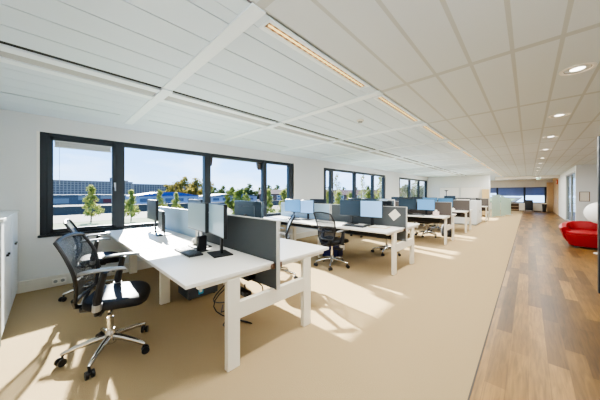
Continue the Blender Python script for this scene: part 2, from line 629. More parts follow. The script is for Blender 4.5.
# strip luminaires
ORD = ['first', 'second', 'third', 'fourth', 'fifth', 'sixth', 'seventh', 'eighth', 'ninth', 'tenth', 'eleventh', 'twelfth', 'thirteenth']
proto = None
n = 0
for y in STRIP0[1:]:
    lab_ = '%s recessed strip light from the near end of the ceiling row, warm louvred tube' % ORD[n]
    if proto is None:
        proto = thing('strip_luminaire', lab_, 'ceiling light', (-1.255, y, H), 0, 'recessed strip lights')
        f = MB()
        for s in (-1, 1):
            f.box(s * 0.06, s * 0.032, 0, 1.33, -0.004, 0.012)
        f.box(-0.06, 0.06, 0, 0.02, -0.004, 0.012).box(-0.06, 0.06, 1.31, 1.33, -0.004, 0.012)
        f.build('frame', M['profile_white'], proto, smooth=False)
        MB().box(-0.032, 0.032, 0.02, 1.31, 0.009, 0.0115).build('reflector', M['lamp_gold'], proto, smooth=False)
        MB().tube([(0, 0.04, 0.004), (0, 1.29, 0.004)], 0.006, n=10).build('lamp_tube', M['lamp_warm'], proto)
    else:
        dup(proto, (-1.255, y, H), 0, lab_)
    n += 1
    L = bpy.data.lights.new('strip_lamp', 'AREA')
    L.shape = 'RECTANGLE'
    L.size, L.size_y = 0.08, 1.25
    L.energy = 22
    L.color = (1.0, 0.96, 0.90)
    lo = bpy.data.objects.new('strip_lamp', L)
    C.objects.link(lo)
    lo.location = (-1.255, y + 0.66, H - 0.01)

# downlights
DL = [1.45, 3.28, 5.04, 6.82, 8.73, 10.75, 12.6, 14.5, 16.4, 18.3, 20.2]
proto = None
for i, y in enumerate(DL[1:]):
    lab_ = '%s round recessed downlight from the near end of the corridor ceiling' % ORD[i]
    if proto is None:
        proto = thing('downlight', lab_, 'ceiling light', (0.32, y, H), 0, 'corridor downlights')
        MB().lathe([(0.088, 0.0), (0.115, 0.0), (0.112, -0.007), (0.092, -0.009), (0.086, -0.004), (0.088, 0.0)], n=32, cap=False).build('trim_ring', M['white'], proto)
        MB().lathe([(0.086, -0.003), (0.07, 0.006), (0.045, 0.0105), (0.002, 0.011)], n=32, cap=False).build('reflector', M['reflector'], proto)
        MB().lathe([(0.045, 0.010), (0.048, 0.0), (0.03, -0.006), (0.003, -0.007)], n=24, cap=False).build('lamp', M['lamp_cool'], proto)
    else:
        dup(proto, (0.32, y, H), 0, lab_)
    L = bpy.data.lights.new('downlight_lamp', 'AREA')
    L.shape = 'DISK'
    L.size = 0.15
    L.energy = 10
    L.color = (1.0, 0.96, 0.90)
    lo = bpy.data.objects.new('downlight_lamp', L)
    C.objects.link(lo)
    lo.location = (0.32, y, H - 0.015)

for k, (x, y) in enumerate(((-3.2, 20.0), (-3.2, 23.5))):  # unseen lamps added behind the partition to brighten the far end
    L = bpy.data.lights.new('added_fill_lamp', 'AREA')
    L.size = 0.5
    L.energy = 60
    lo = bpy.data.objects.new('added_fill_lamp', L)
    C.objects.link(lo)
    lo.location = (x, y, H - 0.03)

s = thing('smoke_detector', 'small white round detector on the ceiling planks beside the strip lights', 'smoke detector', (-1.86, 3.28, H))
MB().lathe([(0.052, 0.0), (0.052, -0.012), (0.044, -0.02), (0.002, -0.02)], n=24).build('base', M['white'], s)
MB().lathe([(0.034, -0.02), (0.03, -0.036), (0.002, -0.04)], n=24).build('sensor_head', M['cab_grey'], s)

# ------------------------------------------------------------------ windows in the left wall
XG = XL - 0.10       # glass plane
panes_all = [
    [(0.0, 0.76), (0.90, 2.32), (2.46, 3.91), (4.03, 4.86)],
    [(6.58, 6.92), (7.06, 8.50), (8.64, 10.08), (10.22, 11.22)],
    [(13.18, 14.75), (14.89, 16.40), (16.54, 17.90)],
]
wlab = ['long anthracite window nearest the cabinet', 'middle long anthracite window', 'anthracite window farthest along the wall']
for i, ((a, b), ps) in enumerate(zip(wins, panes_all)):
    W = struct_empty('window_%d' % (i + 1), wlab[i], (XL, a, SILL))
    f = MB()
    X0, X1 = -0.14, -0.03
    fb, ft = 0.05, HEAD - SILL - 0.075
    f.box(X0, X1, 0, b - a, 0, fb, bev=0.004)
    f.box(X0, X1, 0, b - a, ft, HEAD - SILL, bev=0.004)
    edges = [0.0]
    for p in ps:
        edges += [p[0] - a, p[1] - a]
    edges.append(b - a)
    for k in range(0, len(edges), 2):
        f.box(X0, X1 + 0.004, edges[k], edges[k + 1], 0.0, HEAD - SILL, bev=0.004)
    f.build('window_frame', M['frame'], W)
    for p in ps:
        MB().box(-0.092, -0.086, p[0] - a, p[1] - a, fb, ft).build('pane', M['glass'], W, smooth=False)
    # opening sash on the first pane
    p0, p1 = ps[0][0] - a, ps[0][1] - a
    sh = MB()
    st = 0.055
    sh.box(-0.075, -0.015, p0 - 0.03, p0 + st - 0.02, 0.02, ft + 0.03, bev=0.003).box(-0.075, -0.015, p1 - st + 0.02, p1 + 0.03, 0.02, ft + 0.03, bev=0.003)
    sh.box(-0.075, -0.015, p0, p1, 0.02, 0.02 + st, bev=0.003).box(-0.075, -0.015, p0, p1, ft - st + 0.03, ft + 0.03, bev=0.003)
    so = sh.build('sash', M['frame'], W)
    hz = (HEAD - SILL) * 0.5
    MB().box(-0.015, -0.002, p1 - 0.012, p1 + 0.016, hz - 0.04, hz + 0.04, bev=0.003).tube([(0.0, p1 + 0.002, hz + 0.02), (0.03, p1 + 0.002, hz + 0.02), (0.034, p1 + 0.002, hz - 0.10)], 0.009).build('handle', M['silver'], so)
    MB().box(-0.03, 0.035, -0.02, b - a + 0.02, -0.03, 0.0, bev=0.006).build('window_sill', M['frame'], W)
    MB().box(-0.03, 0.002, -0.03, 0.0, 0.0, HEAD - SILL).box(-0.03, 0.002, b - a, b - a + 0.03, 0, HEAD - SILL).build('reveal_lining', M['white'], W, smooth=False)

bl = thing('raised_blind', 'pale grey slatted blind pulled up at the top of the narrow opening pane', 'blind', (XL - 0.055, 0.05, HEAD - 0.20))
sl = MB()
for k in range(7):
    sl.box(-0.012, 0.03, 0.0, 0.66, 0.012 + k * 0.009, 0.017 + k * 0.009)
sl.build('slat_stack', M['blind_grey'], bl, smooth=False)
MB().box(-0.014, 0.032, -0.005, 0.665, 0.0, 0.012, bev=0.002).build('bottom_rail', M['silver'], bl)
MB().box(-0.014, 0.032, -0.005, 0.665, 0.075, 0.11, bev=0.002).build('head_rail', M['blind_grey'], bl)
MB().tube([(0.036, 0.05, 0.08), (0.036, 0.05, -0.55)], 0.003, n=6).build('pull_cord', M['blind_grey'], bl)

aw = thing('sun_awning', 'rolled brown sun awning outside the third pane of the first window', 'awning', (XL - 0.14, 2.44, 2.03))
MB().tube([(-0.05, 0.06, 0.17), (-0.05, 1.42, 0.17)], 0.025, n=14).build('fabric_roll', M['band_grey'], aw)
for yy in (0.0, 1.40):
    MB().prism([(-0.12, 0.16), (0.0, 0.16), (0.0, 0.10), (-0.04, -0.04), (-0.10, 0.05)], yy, yy + 0.12, X=Matrix(((1, 0, 0, 0), (0, 0, 1, 0), (0, 1, 0, 0), (0, 0, 0, 1)))).build('bracket', M['awning'], aw, smooth=False)

# far window
W = struct_empty('window_4', 'wide window at the far end with blue-grey blinds half drawn', (0, YF, 0))
f = MB()
f.box(FW0, FW1, 0.0, 0.09, FZ0, FZ0 + 0.06).box(FW0, FW1, 0.0, 0.09, FZ1 - 0.07, FZ1)
mull = [FW0 + 0.05, -1.92, -0.22, FW1 - 0.05]
for mx_ in mull:
    f.box(mx_ - 0.07, mx_ + 0.07, -0.005, 0.09, FZ0, FZ1)
f.build('window_frame', M['frame'], W, smooth=False)
for k in range(3):
    MB().box(mull[k] + 0.07, mull[k + 1] - 0.07, 0.05, 0.056, FZ0 + 0.06, FZ1 - 0.07).build('pane', M['glass'], W, smooth=False)
for k, zb in enumerate((1.40, 1.17, 1.22)):
    nm = ['blue-grey roller blind left of the other two in the far window, drawn least', 'blue-grey roller blind in the middle pane of the far window', 'blue-grey roller blind in the far window pane nearest the tan pilaster'][k]
    t = thing('roller_blind', nm, 'blind', (0, YF - 0.03, 0))
    MB().box(mull[k] + 0.06, mull[k + 1] - 0.06, 0, 0.006, zb, FZ1 - 0.05).build('fabric', M['blind_blue'], t, smooth=False)
    MB().box(mull[k] + 0.06, mull[k + 1] - 0.06, -0.008, 0.012, zb - 0.02, zb).build('bottom_bar', M['silver'], t, smooth=False)
    MB().tube([(mull[k] + 0.06, 0, FZ1 - 0.03), (mull[k + 1] - 0.06, 0, FZ1 - 0.03)], 0.03, n=12).build('roll', M['blind_blue'], t)

# corridor glazing
W = struct_empty('window_5', 'tall glazed opening in the corridor wall', (RW, 14.62, 0))
f = MB()
f.box(0.02, 0.1, 0, 0.06, 0, 2.28).box(0.02, 0.1, 3.42, 3.48, 0, 2.28).box(0.02, 0.1, 0, 3.48, 0, 0.06).box(0.02, 0.1, 0, 3.48, 2.22, 2.28).box(0.02, 0.1, 1.7, 1.75, 0, 2.28)
f.build('window_frame', M['cab_grey'], W, smooth=False)
for y0, y1 in ((0.06, 1.7), (1.75, 3.42)):
    MB().box(0.055, 0.063, y0, y1, 0.06, 2.22).build('pane', M['glass'], W, smooth=False)

# dark framed glass partition at the right
W = struct_empty('door_1', 'dark framed glass partition by the corridor', (0.69, 5.15, 0))
MB().box(0, 0.07, 0, 0.07, 0, 2.14, bev=0.003).box(0.07, 2.61, 0, 0.07, 2.07, 2.14).box(0.07, 2.61, 0, 0.07, 0, 0.07).box(1.25, 1.32, 0, 0.07, 0.07, 2.07).build('frame', M['frame'], W)
for a_, b_ in ((0.07, 1.25), (1.32, 2.61)):
    MB().box(a_, b_, 0.03, 0.038, 0.07, 2.07).build('pane', M['glass'], W, smooth=False)


# ------------------------------------------------------------------ bench desks
def H_frame(parent, x):
    hub = MB()
    hub.box(x - 0.022, x + 0.022, -0.40, 0.40, 0.37, 0.505, bev=0.004)
    hf = hub.build('leg_frame', M['white_metal'], parent)
    for s in (-1, 1):
        yc = s * 0.425
        MB().box(x - 0.025, x + 0.025, yc - 0.055, yc + 0.055, 0.0, 0.70, bev=0.005).build('leg', M['white_metal'], hf)
    MB().box(x - 0.02, x + 0.02, -0.70, 0.70, 0.69, 0.72, bev=0.003).build('top_rail', M['white_metal'], hf)
    return hf


def bench(y, label, dmat, dsheen):
    t = thing('bench_desk', label, 'desk', ({1.41: -1.64, 4.42: -1.60, 7.69: -1.56, 10.36: -1.53}.get(y, -1.42), y, 0), 0, 'double-sided bench desks')
    for xa, xb in ((-1.675, 0.0), (-3.355, -1.68)):
        for s in (-1, 1):
            y0, y1 = (0.025, 0.79) if s > 0 else (-0.79, -0.025)
            MB().box(xa + 0.002, xb - 0.002, y0, y1, 0.72, 0.748, bev=0.003).build('desktop', M['white'], t)
    for xx in (-0.03, -1.62, -3.25):
        H_frame(t, xx)
    MB().box(-3.3, -0.1, -0.015, 0.015, 0.655, 0.70).build('support_beam', M['white_metal'], t, smooth=False)
    tr = MB()
    for y0 in (-0.13, 0.05):
        tr.box(-3.2, -0.25, y0, y0 + 0.08, 0.54, 0.545)
        tr.box(-3.2, -0.25, y0, y0 + 0.004, 0.54, 0.63).box(-3.2, -0.25, y0 + 0.076, y0 + 0.08, 0.54, 0.63)
    tr.build('cable_tray', M['black'], t, smooth=False)
    for k, (xa, xb) in enumerate(((-1.63, 0.03), (-3.33, -1.67))):
        mm = dmat if k == 0 else dsheen
        d = MB().box(xa + 0.012, xb - 0.012, -0.016, 0.016, 0.50, 1.115).build('divider', mm, t, smooth=False)
        MB().box(xa, xa + 0.014, -0.02, 0.02, 0.50, 1.12, bev=0.003).box(xb - 0.014, xb, -0.02, 0.02, 0.50, 1.12, bev=0.003).box(xa + 0.013, xb - 0.013, -0.018, 0.018, 1.112, 1.12).build('edge_trim', M['alu'], d)
    MB().box(-0.02, 0.01, -0.06, -0.02, 0.69, 0.735, bev=0.003).box(-0.02, 0.01, 0.02, 0.06, 0.69, 0.735, bev=0.003).build('clamp', M['brown'], t)
    return t


BY = [1.41, 4.42, 7.69, 10.36, 14.8]
bl_ = ['big white bench desk in front, nearest the white cabinets, with a dark grey divider',
       'second white bench desk, with a pale paper note hung on its divider',
       'third white bench desk, with a pale pink box by its divider',
       'white bench desk just in front of the pale storage cabinet',
       'small looking white bench desk behind the pale storage cabinet']
for i, y in enumerate(BY):
    bench(y, bl_[i], M['divider'] if i < 2 else M['divider_brown'], M['divider_sky_sheen'])
DZ = 0.748


# ------------------------------------------------------------------ monitors
def make_monitor(loc, rotz, wdt, scr, label, zb=0.19, hgt=0.32, stand=None, shell=None, group='desk monitors'):
    t = thing('monitor', label, 'monitor', loc, rotz, group)
    p = MB().box(-wdt / 2, wdt / 2, -0.018, 0.018, zb, zb + hgt, bev=0.005).box(-wdt * 0.3, wdt * 0.3, 0.016, 0.036, zb + 0.05, zb + hgt - 0.06, bev=0.008).build('panel', shell or M['bezel'], t)
    MB().box(-wdt / 2 + 0.008, wdt / 2 - 0.008, -0.0195, -0.0178, zb + 0.014, zb + hgt - 0.008).build('screen', scr, p, smooth=False)
    sm = stand or M['black']
    MB().box(-0.03, 0.03, 0.03, 0.048, 0.012, zb + 0.16, bev=0.004).build('stand_neck', sm, t)
    MB().box(-0.12, 0.12, -0.07, 0.12, 0.0, 0.013, bev=0.004).build('stand_base', M['black'], t)
    return t


Y1 = BY[0]
make_monitor((-2.74, Y1 - 0.24, DZ), R(-3), 0.54, M['scr_grey'], 'grey-screened monitor with a silver stand on the near desk, left of the pale angled one', stand=M['silver'])
make_monitor((-2.25, Y1 - 0.25, DZ), R(-10), 0.48, M['scr_mist'], 'monitor with a pale misty screen on the near desk, turned beside the dark divider')
make_monitor((-4.40, Y1 - 0.26, DZ), R(0), 0.50, M['bezel'], 'taller dark monitor at the window end of the near desk, nearest the window')
make_monitor((-3.93, Y1 - 0.27, DZ), R(-8), 0.40, M['bezel'], 'lower dark monitor at the window end of the near desk, beside its taller twin', zb=0.08, hgt=0.28)
make_monitor((-2.5, Y1 + 0.28, DZ), R(180), 0.58, M['scr_dark'], 'dark glossy monitor back showing above the near dark grey divider', zb=0.20, shell=M['backshell'])
make_monitor((-4.1, Y1 + 0.30, DZ), R(180), 0.52, M['scr_dark'], 'monitor behind the sky-sheened divider of the near desk', zb=0.19)
Y2 = BY[1]
make_monitor((-4.24, Y2 - 0.24, DZ), R(0), 0.55, M['scr_blue'], 'blue-screened monitor at the window end of the second bench', zb=0.15)
make_monitor((-3.75, Y2 - 0.25, DZ), R(6), 0.38, M['scr_pale'], 'pale bright monitor beside the blue one at the window end of the second bench', zb=0.14)
make_monitor((-2.60, Y2 - 0.22, DZ), R(-2), 0.50, M['scr_dark'], 'dark-screened monitor on the second bench above the mesh chair', zb=0.16)
make_monitor((-2.13, Y2 - 0.25, DZ), R(4), 0.43, M['scr_pale'], 'pale blue monitor on the second bench next to the paper note', zb=0.16)
make_monitor((-3.85, Y2 + 0.27, DZ), R(180), 0.52, M['scr_dark'], 'dark monitor back above the second bench divider near the white wall pier', zb=0.15)
make_monitor((-2.2, Y2 + 0.30, DZ), R(174), 0.50, M['scr_dark'], 'dark monitor back behind the second bench divider with the note', zb=0.14)
Y3 = BY[2]
make_monitor((-2.64, Y3 - 0.22, DZ), R(0), 0.52, M['scr_dark'], 'dark-screened monitor on the third bench', zb=0.13)
make_monitor((-2.12, Y3 - 0.24, DZ), R(3), 0.46, M['scr_blue'], 'blue-screened monitor on the third bench next to its dark one', zb=0.13)
make_monitor((-3.9, Y3 - 0.22, DZ), R(0), 0.52, M['scr_dark'], 'dark monitor on the third bench in front of the last window', zb=0.13)
make_monitor((-4.45, Y3 - 0.22, DZ), R(0), 0.52, M['scr_dark'], 'dark monitor on the third bench closest to the window wall', zb=0.13)
make_monitor((-2.9, Y3 + 0.28, DZ), R(180), 0.52, M['scr_dark'], 'dark monitor back on the far side of the third bench', zb=0.15)
Y4 = BY[3]
make_monitor((-2.75, Y4 - 0.22, DZ), R(-3), 0.52, M['scr_teal'], 'teal-blue monitor on the bench before the storage cabinet, left of its pair', zb=0.14)
make_monitor((-2.22, Y4 - 0.22, DZ), R(3), 0.48, M['scr_teal'], 'teal-blue monitor on the bench before the storage cabinet, next to the brown-grey divider', zb=0.12)
make_monitor((-3.4, Y4 + 0.25, DZ), R(180), 0.52, M['scr_dark'], 'dark monitor back on the far side of the bench before the storage cabinet', zb=0.15)
make_monitor((-4.0, Y4 - 0.22, DZ), R(0), 0.52, M['scr_dark'], 'dark monitor on the window half of the bench before the storage cabinet', zb=0.15)
make_monitor((-3.0, BY[4] - 0.22, DZ), R(0), 0.52, M['scr_dark'], 'dark monitor on the bench behind the storage cabinet', zb=0.17)


# ------------------------------------------------------------------ small desk things
def keyboard(loc, rz, label):
    t = thing('keyboard', label, 'keyboard', loc, rz)
    MB().box(-0.22, 0.22, -0.07, 0.07, 0.0, 0.018, bev=0.004).build('case', M['black'], t)
    k = MB()
    for r in range(5):
        for q in range(16):
            k.box(-0.208 + q * 0.026, -0.208 + q * 0.026 + 0.021, -0.058 + r * 0.024, -0.058 + r * 0.024 + 0.019, 0.0175, 0.024)
    k.build('keys', M['pc'], t, smooth=False)
    return t


keyboard((-2.55, Y1 - 0.42, DZ), R(-2), 'dark grey keyboard on the near desk before the two monitors')
keyboard((-4.0, Y2 - 0.5, DZ), R(0), 'dark keyboard at the window end of the second bench')
keyboard((-2.35, Y2 - 0.5, DZ), R(2), 'dark keyboard on the second bench beside the mesh chair')
keyboard((-2.3, Y3 - 0.5, DZ), R(2), 'dark keyboard on the third bench')

t = thing('docking_station', 'small upright black device between the two monitors of the near desk', 'device', (-2.50, Y1 - 0.30, DZ), R(10))
MB().box(-0.022, 0.022, -0.05, 0.05, 0.012, 0.165, bev=0.006).build('body', M['black'], t)
MB().box(-0.04, 0.04, -0.06, 0.06, 0.0, 0.012, bev=0.003).build('foot', M['black'], t)

# crumpled white paper
pm = MB()
pm.ball((0, 0, 0.045), 0.07, 0.055, 0.045, n=9)
for v in pm.bm.verts:
    v.co = Vector((v.co.x * random.uniform(0.8, 1.15), v.co.y * random.uniform(0.8, 1.15), max(0.0, (v.co.z - 0.045) * random.uniform(0.75, 1.15) + 0.045)))
tag(pm.build('crumpled_paper', M['paper'], None, smooth=False, loc=(-2.86, Y1 - 0.20, DZ)), 'crumpled white paper beside the silver monitor stand on the near desk', 'paper')

# paper note hung on the second bench divider (diamond)
nt_ = MB().box(-0.085, 0.085, -0.0015, 0.0015, -0.075, 0.075)
for v in nt_.bm.verts:
    v.co = Matrix.Rotation(R(-42), 4, 'Y') @ v.co
tag(nt_.build('paper_note', M['paper'], None, smooth=False, loc=(-1.79, Y2 - 0.0185, 0.965)), 'pale square paper note hung cornerwise on the dark divider', 'paper')
t = thing('warm_light_slab', 'flat yellowish slab standing for warm light on the second bench below the note', 'light patch', (-1.95, Y2 - 0.30, DZ), R(4))  # made-up slab, stands for warm light on the bare desktop
MB().box(-0.16, 0.16, -0.115, 0.115, 0.0, 0.012, bev=0.003).build('warm_slab', M['beige_wood'], t)
MB().box(-0.152, 0.156, -0.11, 0.11, 0.012, 0.016).build('pale_slab', M['paper'], t, smooth=False)

t = thing('tissue_box', 'pale pink box standing on the third bench near its divider', 'box', (-1.84, Y3 - 0.33, DZ), R(8))
MB().box(-0.07, 0.07, -0.06, 0.06, 0.0, 0.115, bev=0.005).build('carton', M['pink'], t)
ts = MB()
ts.ring_loft([[(0.03 * math.cos(a) * s_, 0.012 * math.sin(a) * s_, z_) for a in [2 * PI * q / 10 for q in range(10)]] for s_, z_ in ((1, 0.115), (0.8, 0.13), (1.2, 0.15), (0.3, 0.165))])
ts.build('tissue', M['paper'], t)

t = thing('picture_stand', 'white framed small display standing on the third bench beside the dark monitors', 'display', (-3.16, Y3 - 0.2, DZ), R(0))
MB().box(-0.13, 0.13, -0.01, 0.01, 0.16, 0.42, bev=0.004).box(-0.03, 0.03, 0.01, 0.025, 0.0, 0.3, bev=0.003).box(-0.09, 0.09, -0.06, 0.08, 0.0, 0.012, bev=0.003).build('casing', M['white'], t)
MB().box(-0.105, 0.105, -0.0118, -0.0098, 0.19, 0.395).build('screen', M['scr_dark'], t, smooth=False)

t = thing('mug', 'white mug on the bench before the storage cabinet', 'mug', (-1.95, Y4 - 0.45, DZ), R(30))
MB().lathe([(0.036, 0.0), (0.041, 0.01), (0.042, 0.1), (0.038, 0.1), (0.037, 0.012), (0.002, 0.01)], n=20).build('cup', M['white'], t)
MB().tube([(0.04, 0, 0.08), (0.065, 0, 0.078), (0.07, 0, 0.05), (0.062, 0, 0.026), (0.04, 0, 0.022)], 0.006, n=8).build('handle', M['white'], t)

# under the near bench: computer tower and cables
t = thing('computer_tower', 'dark grey box with a blue sticker standing under the near desk', 'computer', (-3.26, 1.40, 0), 0)
MB().box(-0.17, 0.17, -0.2, 0.2, 0.015, 0.355, bev=0.008).build('casing', M['pc'], t)
MB().box(0.17, 0.1715, -0.07, -0.005, 0.05, 0.145, mi=0).box(0.1715, 0.172, -0.055, -0.02, 0.075, 0.12, mi=1).build('sticker', [M['sticker'], M['paper']], t, smooth=False)
for sx in (-1, 1):
    for sy in (-1, 1):
        MB().tube([(sx * 0.13, sy * 0.16, 0), (sx * 0.13, sy * 0.16, 0.018)], 0.018, n=10).build('foot', M['black'], t)
for k, (x0, amp, lb) in enumerate(((-2.02, 0.10, 'black cable looping down under the near desk, closest to its end leg'), (-2.2, -0.12, 'black cable hanging in the middle of the loops under the near desk'), (-2.38, 0.14, 'black cable hanging under the near desk, farthest from its end leg'))):
    pts = []
    for q in range(15):
        a = q / 14
        pts.append((x0 + amp * math.sin(a * PI * 1.5), 1.30 + 0.18 * math.sin(a * PI * 2 + k), 0.545 - 0.535 * a + 0.0 if a < 1 else 0.008))
    pts += [(x0 - 0.15, 1.35, 0.008), (x0 - 0.3, 1.45, 0.008)]
    tag(MB().tube(pts, 0.006, n=6).build('power_cable', M['black']), lb, 'cable', 'cables under the near desk')
t = thing('power_strip', 'black power strip hanging below the near desk tray by the end leg', 'power strip', (-1.95, 1.22, 0.44))
MB().box(-0.16, 0.16, -0.03, 0.03, 0.0, 0.045, bev=0.006).build('housing', M['black'], t)
MB().box(-0.1, -0.09, -0.004, 0.004, 0.045, 0.1).box(0.09, 0.1, -0.004, 0.004, 0.045, 0.1).build('hanger', M['black'], t, smooth=False)
for k in range(4):
    MB().tube([(-0.11 + k * 0.073, -0.0305, 0.022), (-0.11 + k * 0.073, -0.033, 0.022)], 0.018, n=12).build('outlet', M['pc'], t)


t = thing('storage_crate', 'dark blue crate on the carpet under the second bench behind the mesh chair', 'crate', (-3.12, 4.28, 0), R(12))
cr_ = MB()
cr_.box(-0.2, 0.2, -0.14, 0.14, 0.0, 0.02, bev=0.003)
for sx in (-1, 1):
    cr_.box(sx * 0.2, sx * 0.185, -0.14, 0.14, 0.0, 0.24, bev=0.003)
    cr_.box(-0.2, 0.2, sx * 0.14, sx * 0.125, 0.0, 0.24, bev=0.003)
cr_.build('tub', M['navy'], t)
MB().box(-0.21, 0.21, -0.15, 0.15, 0.235, 0.255, bev=0.004).build('lid', M['navy'], t)


# ------------------------------------------------------------------ office chairs
def chair_back_y(z):      # profile of the backrest: lumbar curve, top leaning back
    u = (z - 0.53) / 0.45
    return -0.165 + 0.03 * math.sin(u * PI * 0.9) - 0.10 * u ** 2.0


def make_chair(label, loc, rz, base_rot, netmat, name='office_chair'):
    t = thing(name, label, 'chair', loc, rz, 'office chairs')
    # star base
    sb = MB()
    sb.lathe([(0.028, 0.075), (0.046, 0.085), (0.046, 0.135), (0.034, 0.175), (0.03, 0.20)], n=20)
    tips = []
    for k in range(5):
        a = base_rot - rz + 2 * PI * k / 5
        ca, sa = math.cos(a), math.sin(a)
        pts = [(0.03 * ca, 0.03 * sa, 0.135), (0.12 * ca, 0.12 * sa, 0.128), (0.22 * ca, 0.22 * sa, 0.108), (0.295 * ca, 0.295 * sa, 0.086), (0.31 * ca, 0.31 * sa, 0.08)]
        sb.tube(pts, [0.027, 0.024, 0.02, 0.017, 0.012], n=10, flat=0.85)
        tips.append((0.30 * ca, 0.30 * sa, a))
    sbo = sb.build('star_base', M['chrome'], t)
    for (tx, ty, a) in tips:
        cm = MB()
        d = a + 0.7
        dx, dy = math.cos(d), math.sin(d)
        px_, py_ = -dy, dx
        for s in (-1, 1):
            p0 = (tx + px_ * s * 0.010 + dx * 0.012, ty + py_ * s * 0.010 + dy * 0.012, 0.029)
            p1 = (tx + px_ * s * 0.027 + dx * 0.012, ty + py_ * s * 0.027 + dy * 0.012, 0.029)
            cm.tube([p0, p1], 0.029, n=16)
        cm.tube([(tx, ty, 0.03), (tx, ty, 0.085)], 0.009, n=8)
        cm.tube([(tx - px_ * 0.028 + dx * 0.012, ty - py_ * 0.028 + dy * 0.012, 0.029), (tx + px_ * 0.028 + dx * 0.012, ty + py_ * 0.028 + dy * 0.012, 0.029)], 0.009, n=8)
        cm.build('caster', M['black'], sbo)
    MB().tube([(0, 0, 0.19), (0, 0, 0.30)], 0.025, n=16).tube([(0, 0, 0.29), (0, 0, 0.42)], 0.016, n=14).build('gas_lift', M['chrome'], t)
    # mechanism
    me = MB().box(-0.10, 0.10, -0.18, 0.12, 0.40, 0.445, bev=0.012).tube([(0.09, 0.05, 0.42), (0.22, 0.06, 0.425), (0.25, 0.06, 0.428)], [0.007, 0.007, 0.011], n=8)
    me.box(-0.04, 0.04, -0.20, -0.15, 0.405, 0.44, bev=0.008)
    me.build('tilt_mechanism', M['black'], t)
    # seat
    st = MB()
    lv = [(0.80, 0.440), (0.93, 0.443), (0.985, 0.455), (1.0, 0.475), (0.985, 0.495), (0.94, 0.508), (0.80, 0.514), (0.5, 0.510), (0.15, 0.507)]
    rings = []
    for s_, z_ in lv:
        r_ = []
        for q in range(36):
            a = 2 * PI * q / 36
            ca, sa = math.cos(a), math.sin(a)
            xx = 0.25 * s_ * math.copysign(abs(ca) ** 0.62, ca)
            yy = 0.065 + 0.22 * s_ * math.copysign(abs(sa) ** 0.62, sa)
            fr = max(0, (yy - 0.13) / 0.155)
            r_.append((xx, yy, z_ - 0.028 * fr ** 2 + 0.10 * xx * xx))
        rings.append(r_)
    st.ring_loft(rings)
    st.build('seat', M['seat'], t)
    # back frame + net
    def hw(z):
        u = (z - 0.53) / 0.45
        return 0.195 + 0.05 * math.sin(min(1, u * 1.15) * PI * 0.5) - 0.018 * max(0, u - 0.7) / 0.3
    path = []
    zs = [0.54 + 0.455 * k / 12 for k in range(13)]
    for z in zs:
        path.append((-hw(z), chair_back_y(z), z))
    nx = 6
    for k in range(1, nx):
        f_ = k / nx
        xx = -hw(zs[-1]) + 2 * hw(zs[-1]) * f_
        path.append((xx, chair_back_y(1.0) - 0.012 * math.sin(f_ * PI), 1.004 + 0.014 * math.sin(f_ * PI)))
    for z in reversed(zs):
        path.append((hw(z), chair_back_y(z), z))
    for k in range(1, nx):
        f_ = k / nx
        xx = hw(zs[0]) - 2 * hw(zs[0]) * f_
        path.append((xx, chair_back_y(0.53) - 0.03 * math.sin(f_ * PI), 0.528 - 0.012 * math.sin(f_ * PI)))
    bf = MB().tube(path, 0.0135, n=8, loop=True)
    bf.tube([(-0.15, -0.19, 0.53), (-0.09, -0.20, 0.46), (0, -0.19, 0.425), (0.09, -0.20, 0.46), (0.15, -0.19, 0.53)], 0.018, n=8)
    bf.tube([(-0.2, chair_back_y(0.66) - 0.012, 0.66), (-0.1, chair_back_y(0.66) - 0.045, 0.66), (0.1, chair_back_y(0.66) - 0.045, 0.66), (0.2, chair_back_y(0.66) - 0.012, 0.66)], 0.012, n=8)
    bfo = bf.build('back_frame', M['black'], t)
    nm = MB()
    rows = []
    for z in [0.53] + zs[1:] + [1.006]:
        r_ = []
        for k in range(9):
            f_ = k / 8
            r_.append((-hw(z) + 2 * hw(z) * f_, chair_back_y(z) - 0.028 * math.sin(f_ * PI), z))
        rows.append(r_)
    nm.ring_loft(rows, cap=False, closed=False)
    nm.build('back_net', netmat, bfo)
    # armrests
    for s in (-1, 1):
        am = MB()
        am.tube([(s * 0.09, -0.01, 0.425), (s * 0.22, -0.01, 0.425), (s * 0.25, -0.01, 0.45)], [0.02, 0.02, 0.02], n=10)
        am.tube([(s * 0.25, -0.015, 0.435), (s * 0.257, -0.01, 0.56), (s * 0.257, 0.03, 0.755)], [0.03, 0.044, 0.032], n=12, flat=0.65)
        ao = am.build('armrest', M['black'], t)
        MB().tube([(s * 0.252, -0.015, 0.47), (s * 0.254, -0.012, 0.52)], 0.044, n=12, flat=0.68).build('height_collar', M['silver'], ao)
        pd = MB()
        rg = []
        for f_, wd, zt in ((0.0, 0.006, 0.755), (0.06, 0.026, 0.762), (0.25, 0.038, 0.768), (0.6, 0.038, 0.774), (0.88, 0.028, 0.774), (0.98, 0.013, 0.768), (1.0, 0.004, 0.766)):
            yy = -0.13 + 0.30 * f_
            rg.append([(s * 0.252 + wd * math.cos(2 * PI * q / 12), yy, zt + 0.013 * math.sin(2 * PI * q / 12)) for q in range(12)])
        pd.ring_loft(rg)
        pd.build('arm_pad', M['grey_pad'], ao)
    return t


def face(deg):        # chair built facing +Y; returns the rotation that makes it face a bearing
    return R(deg - 90)


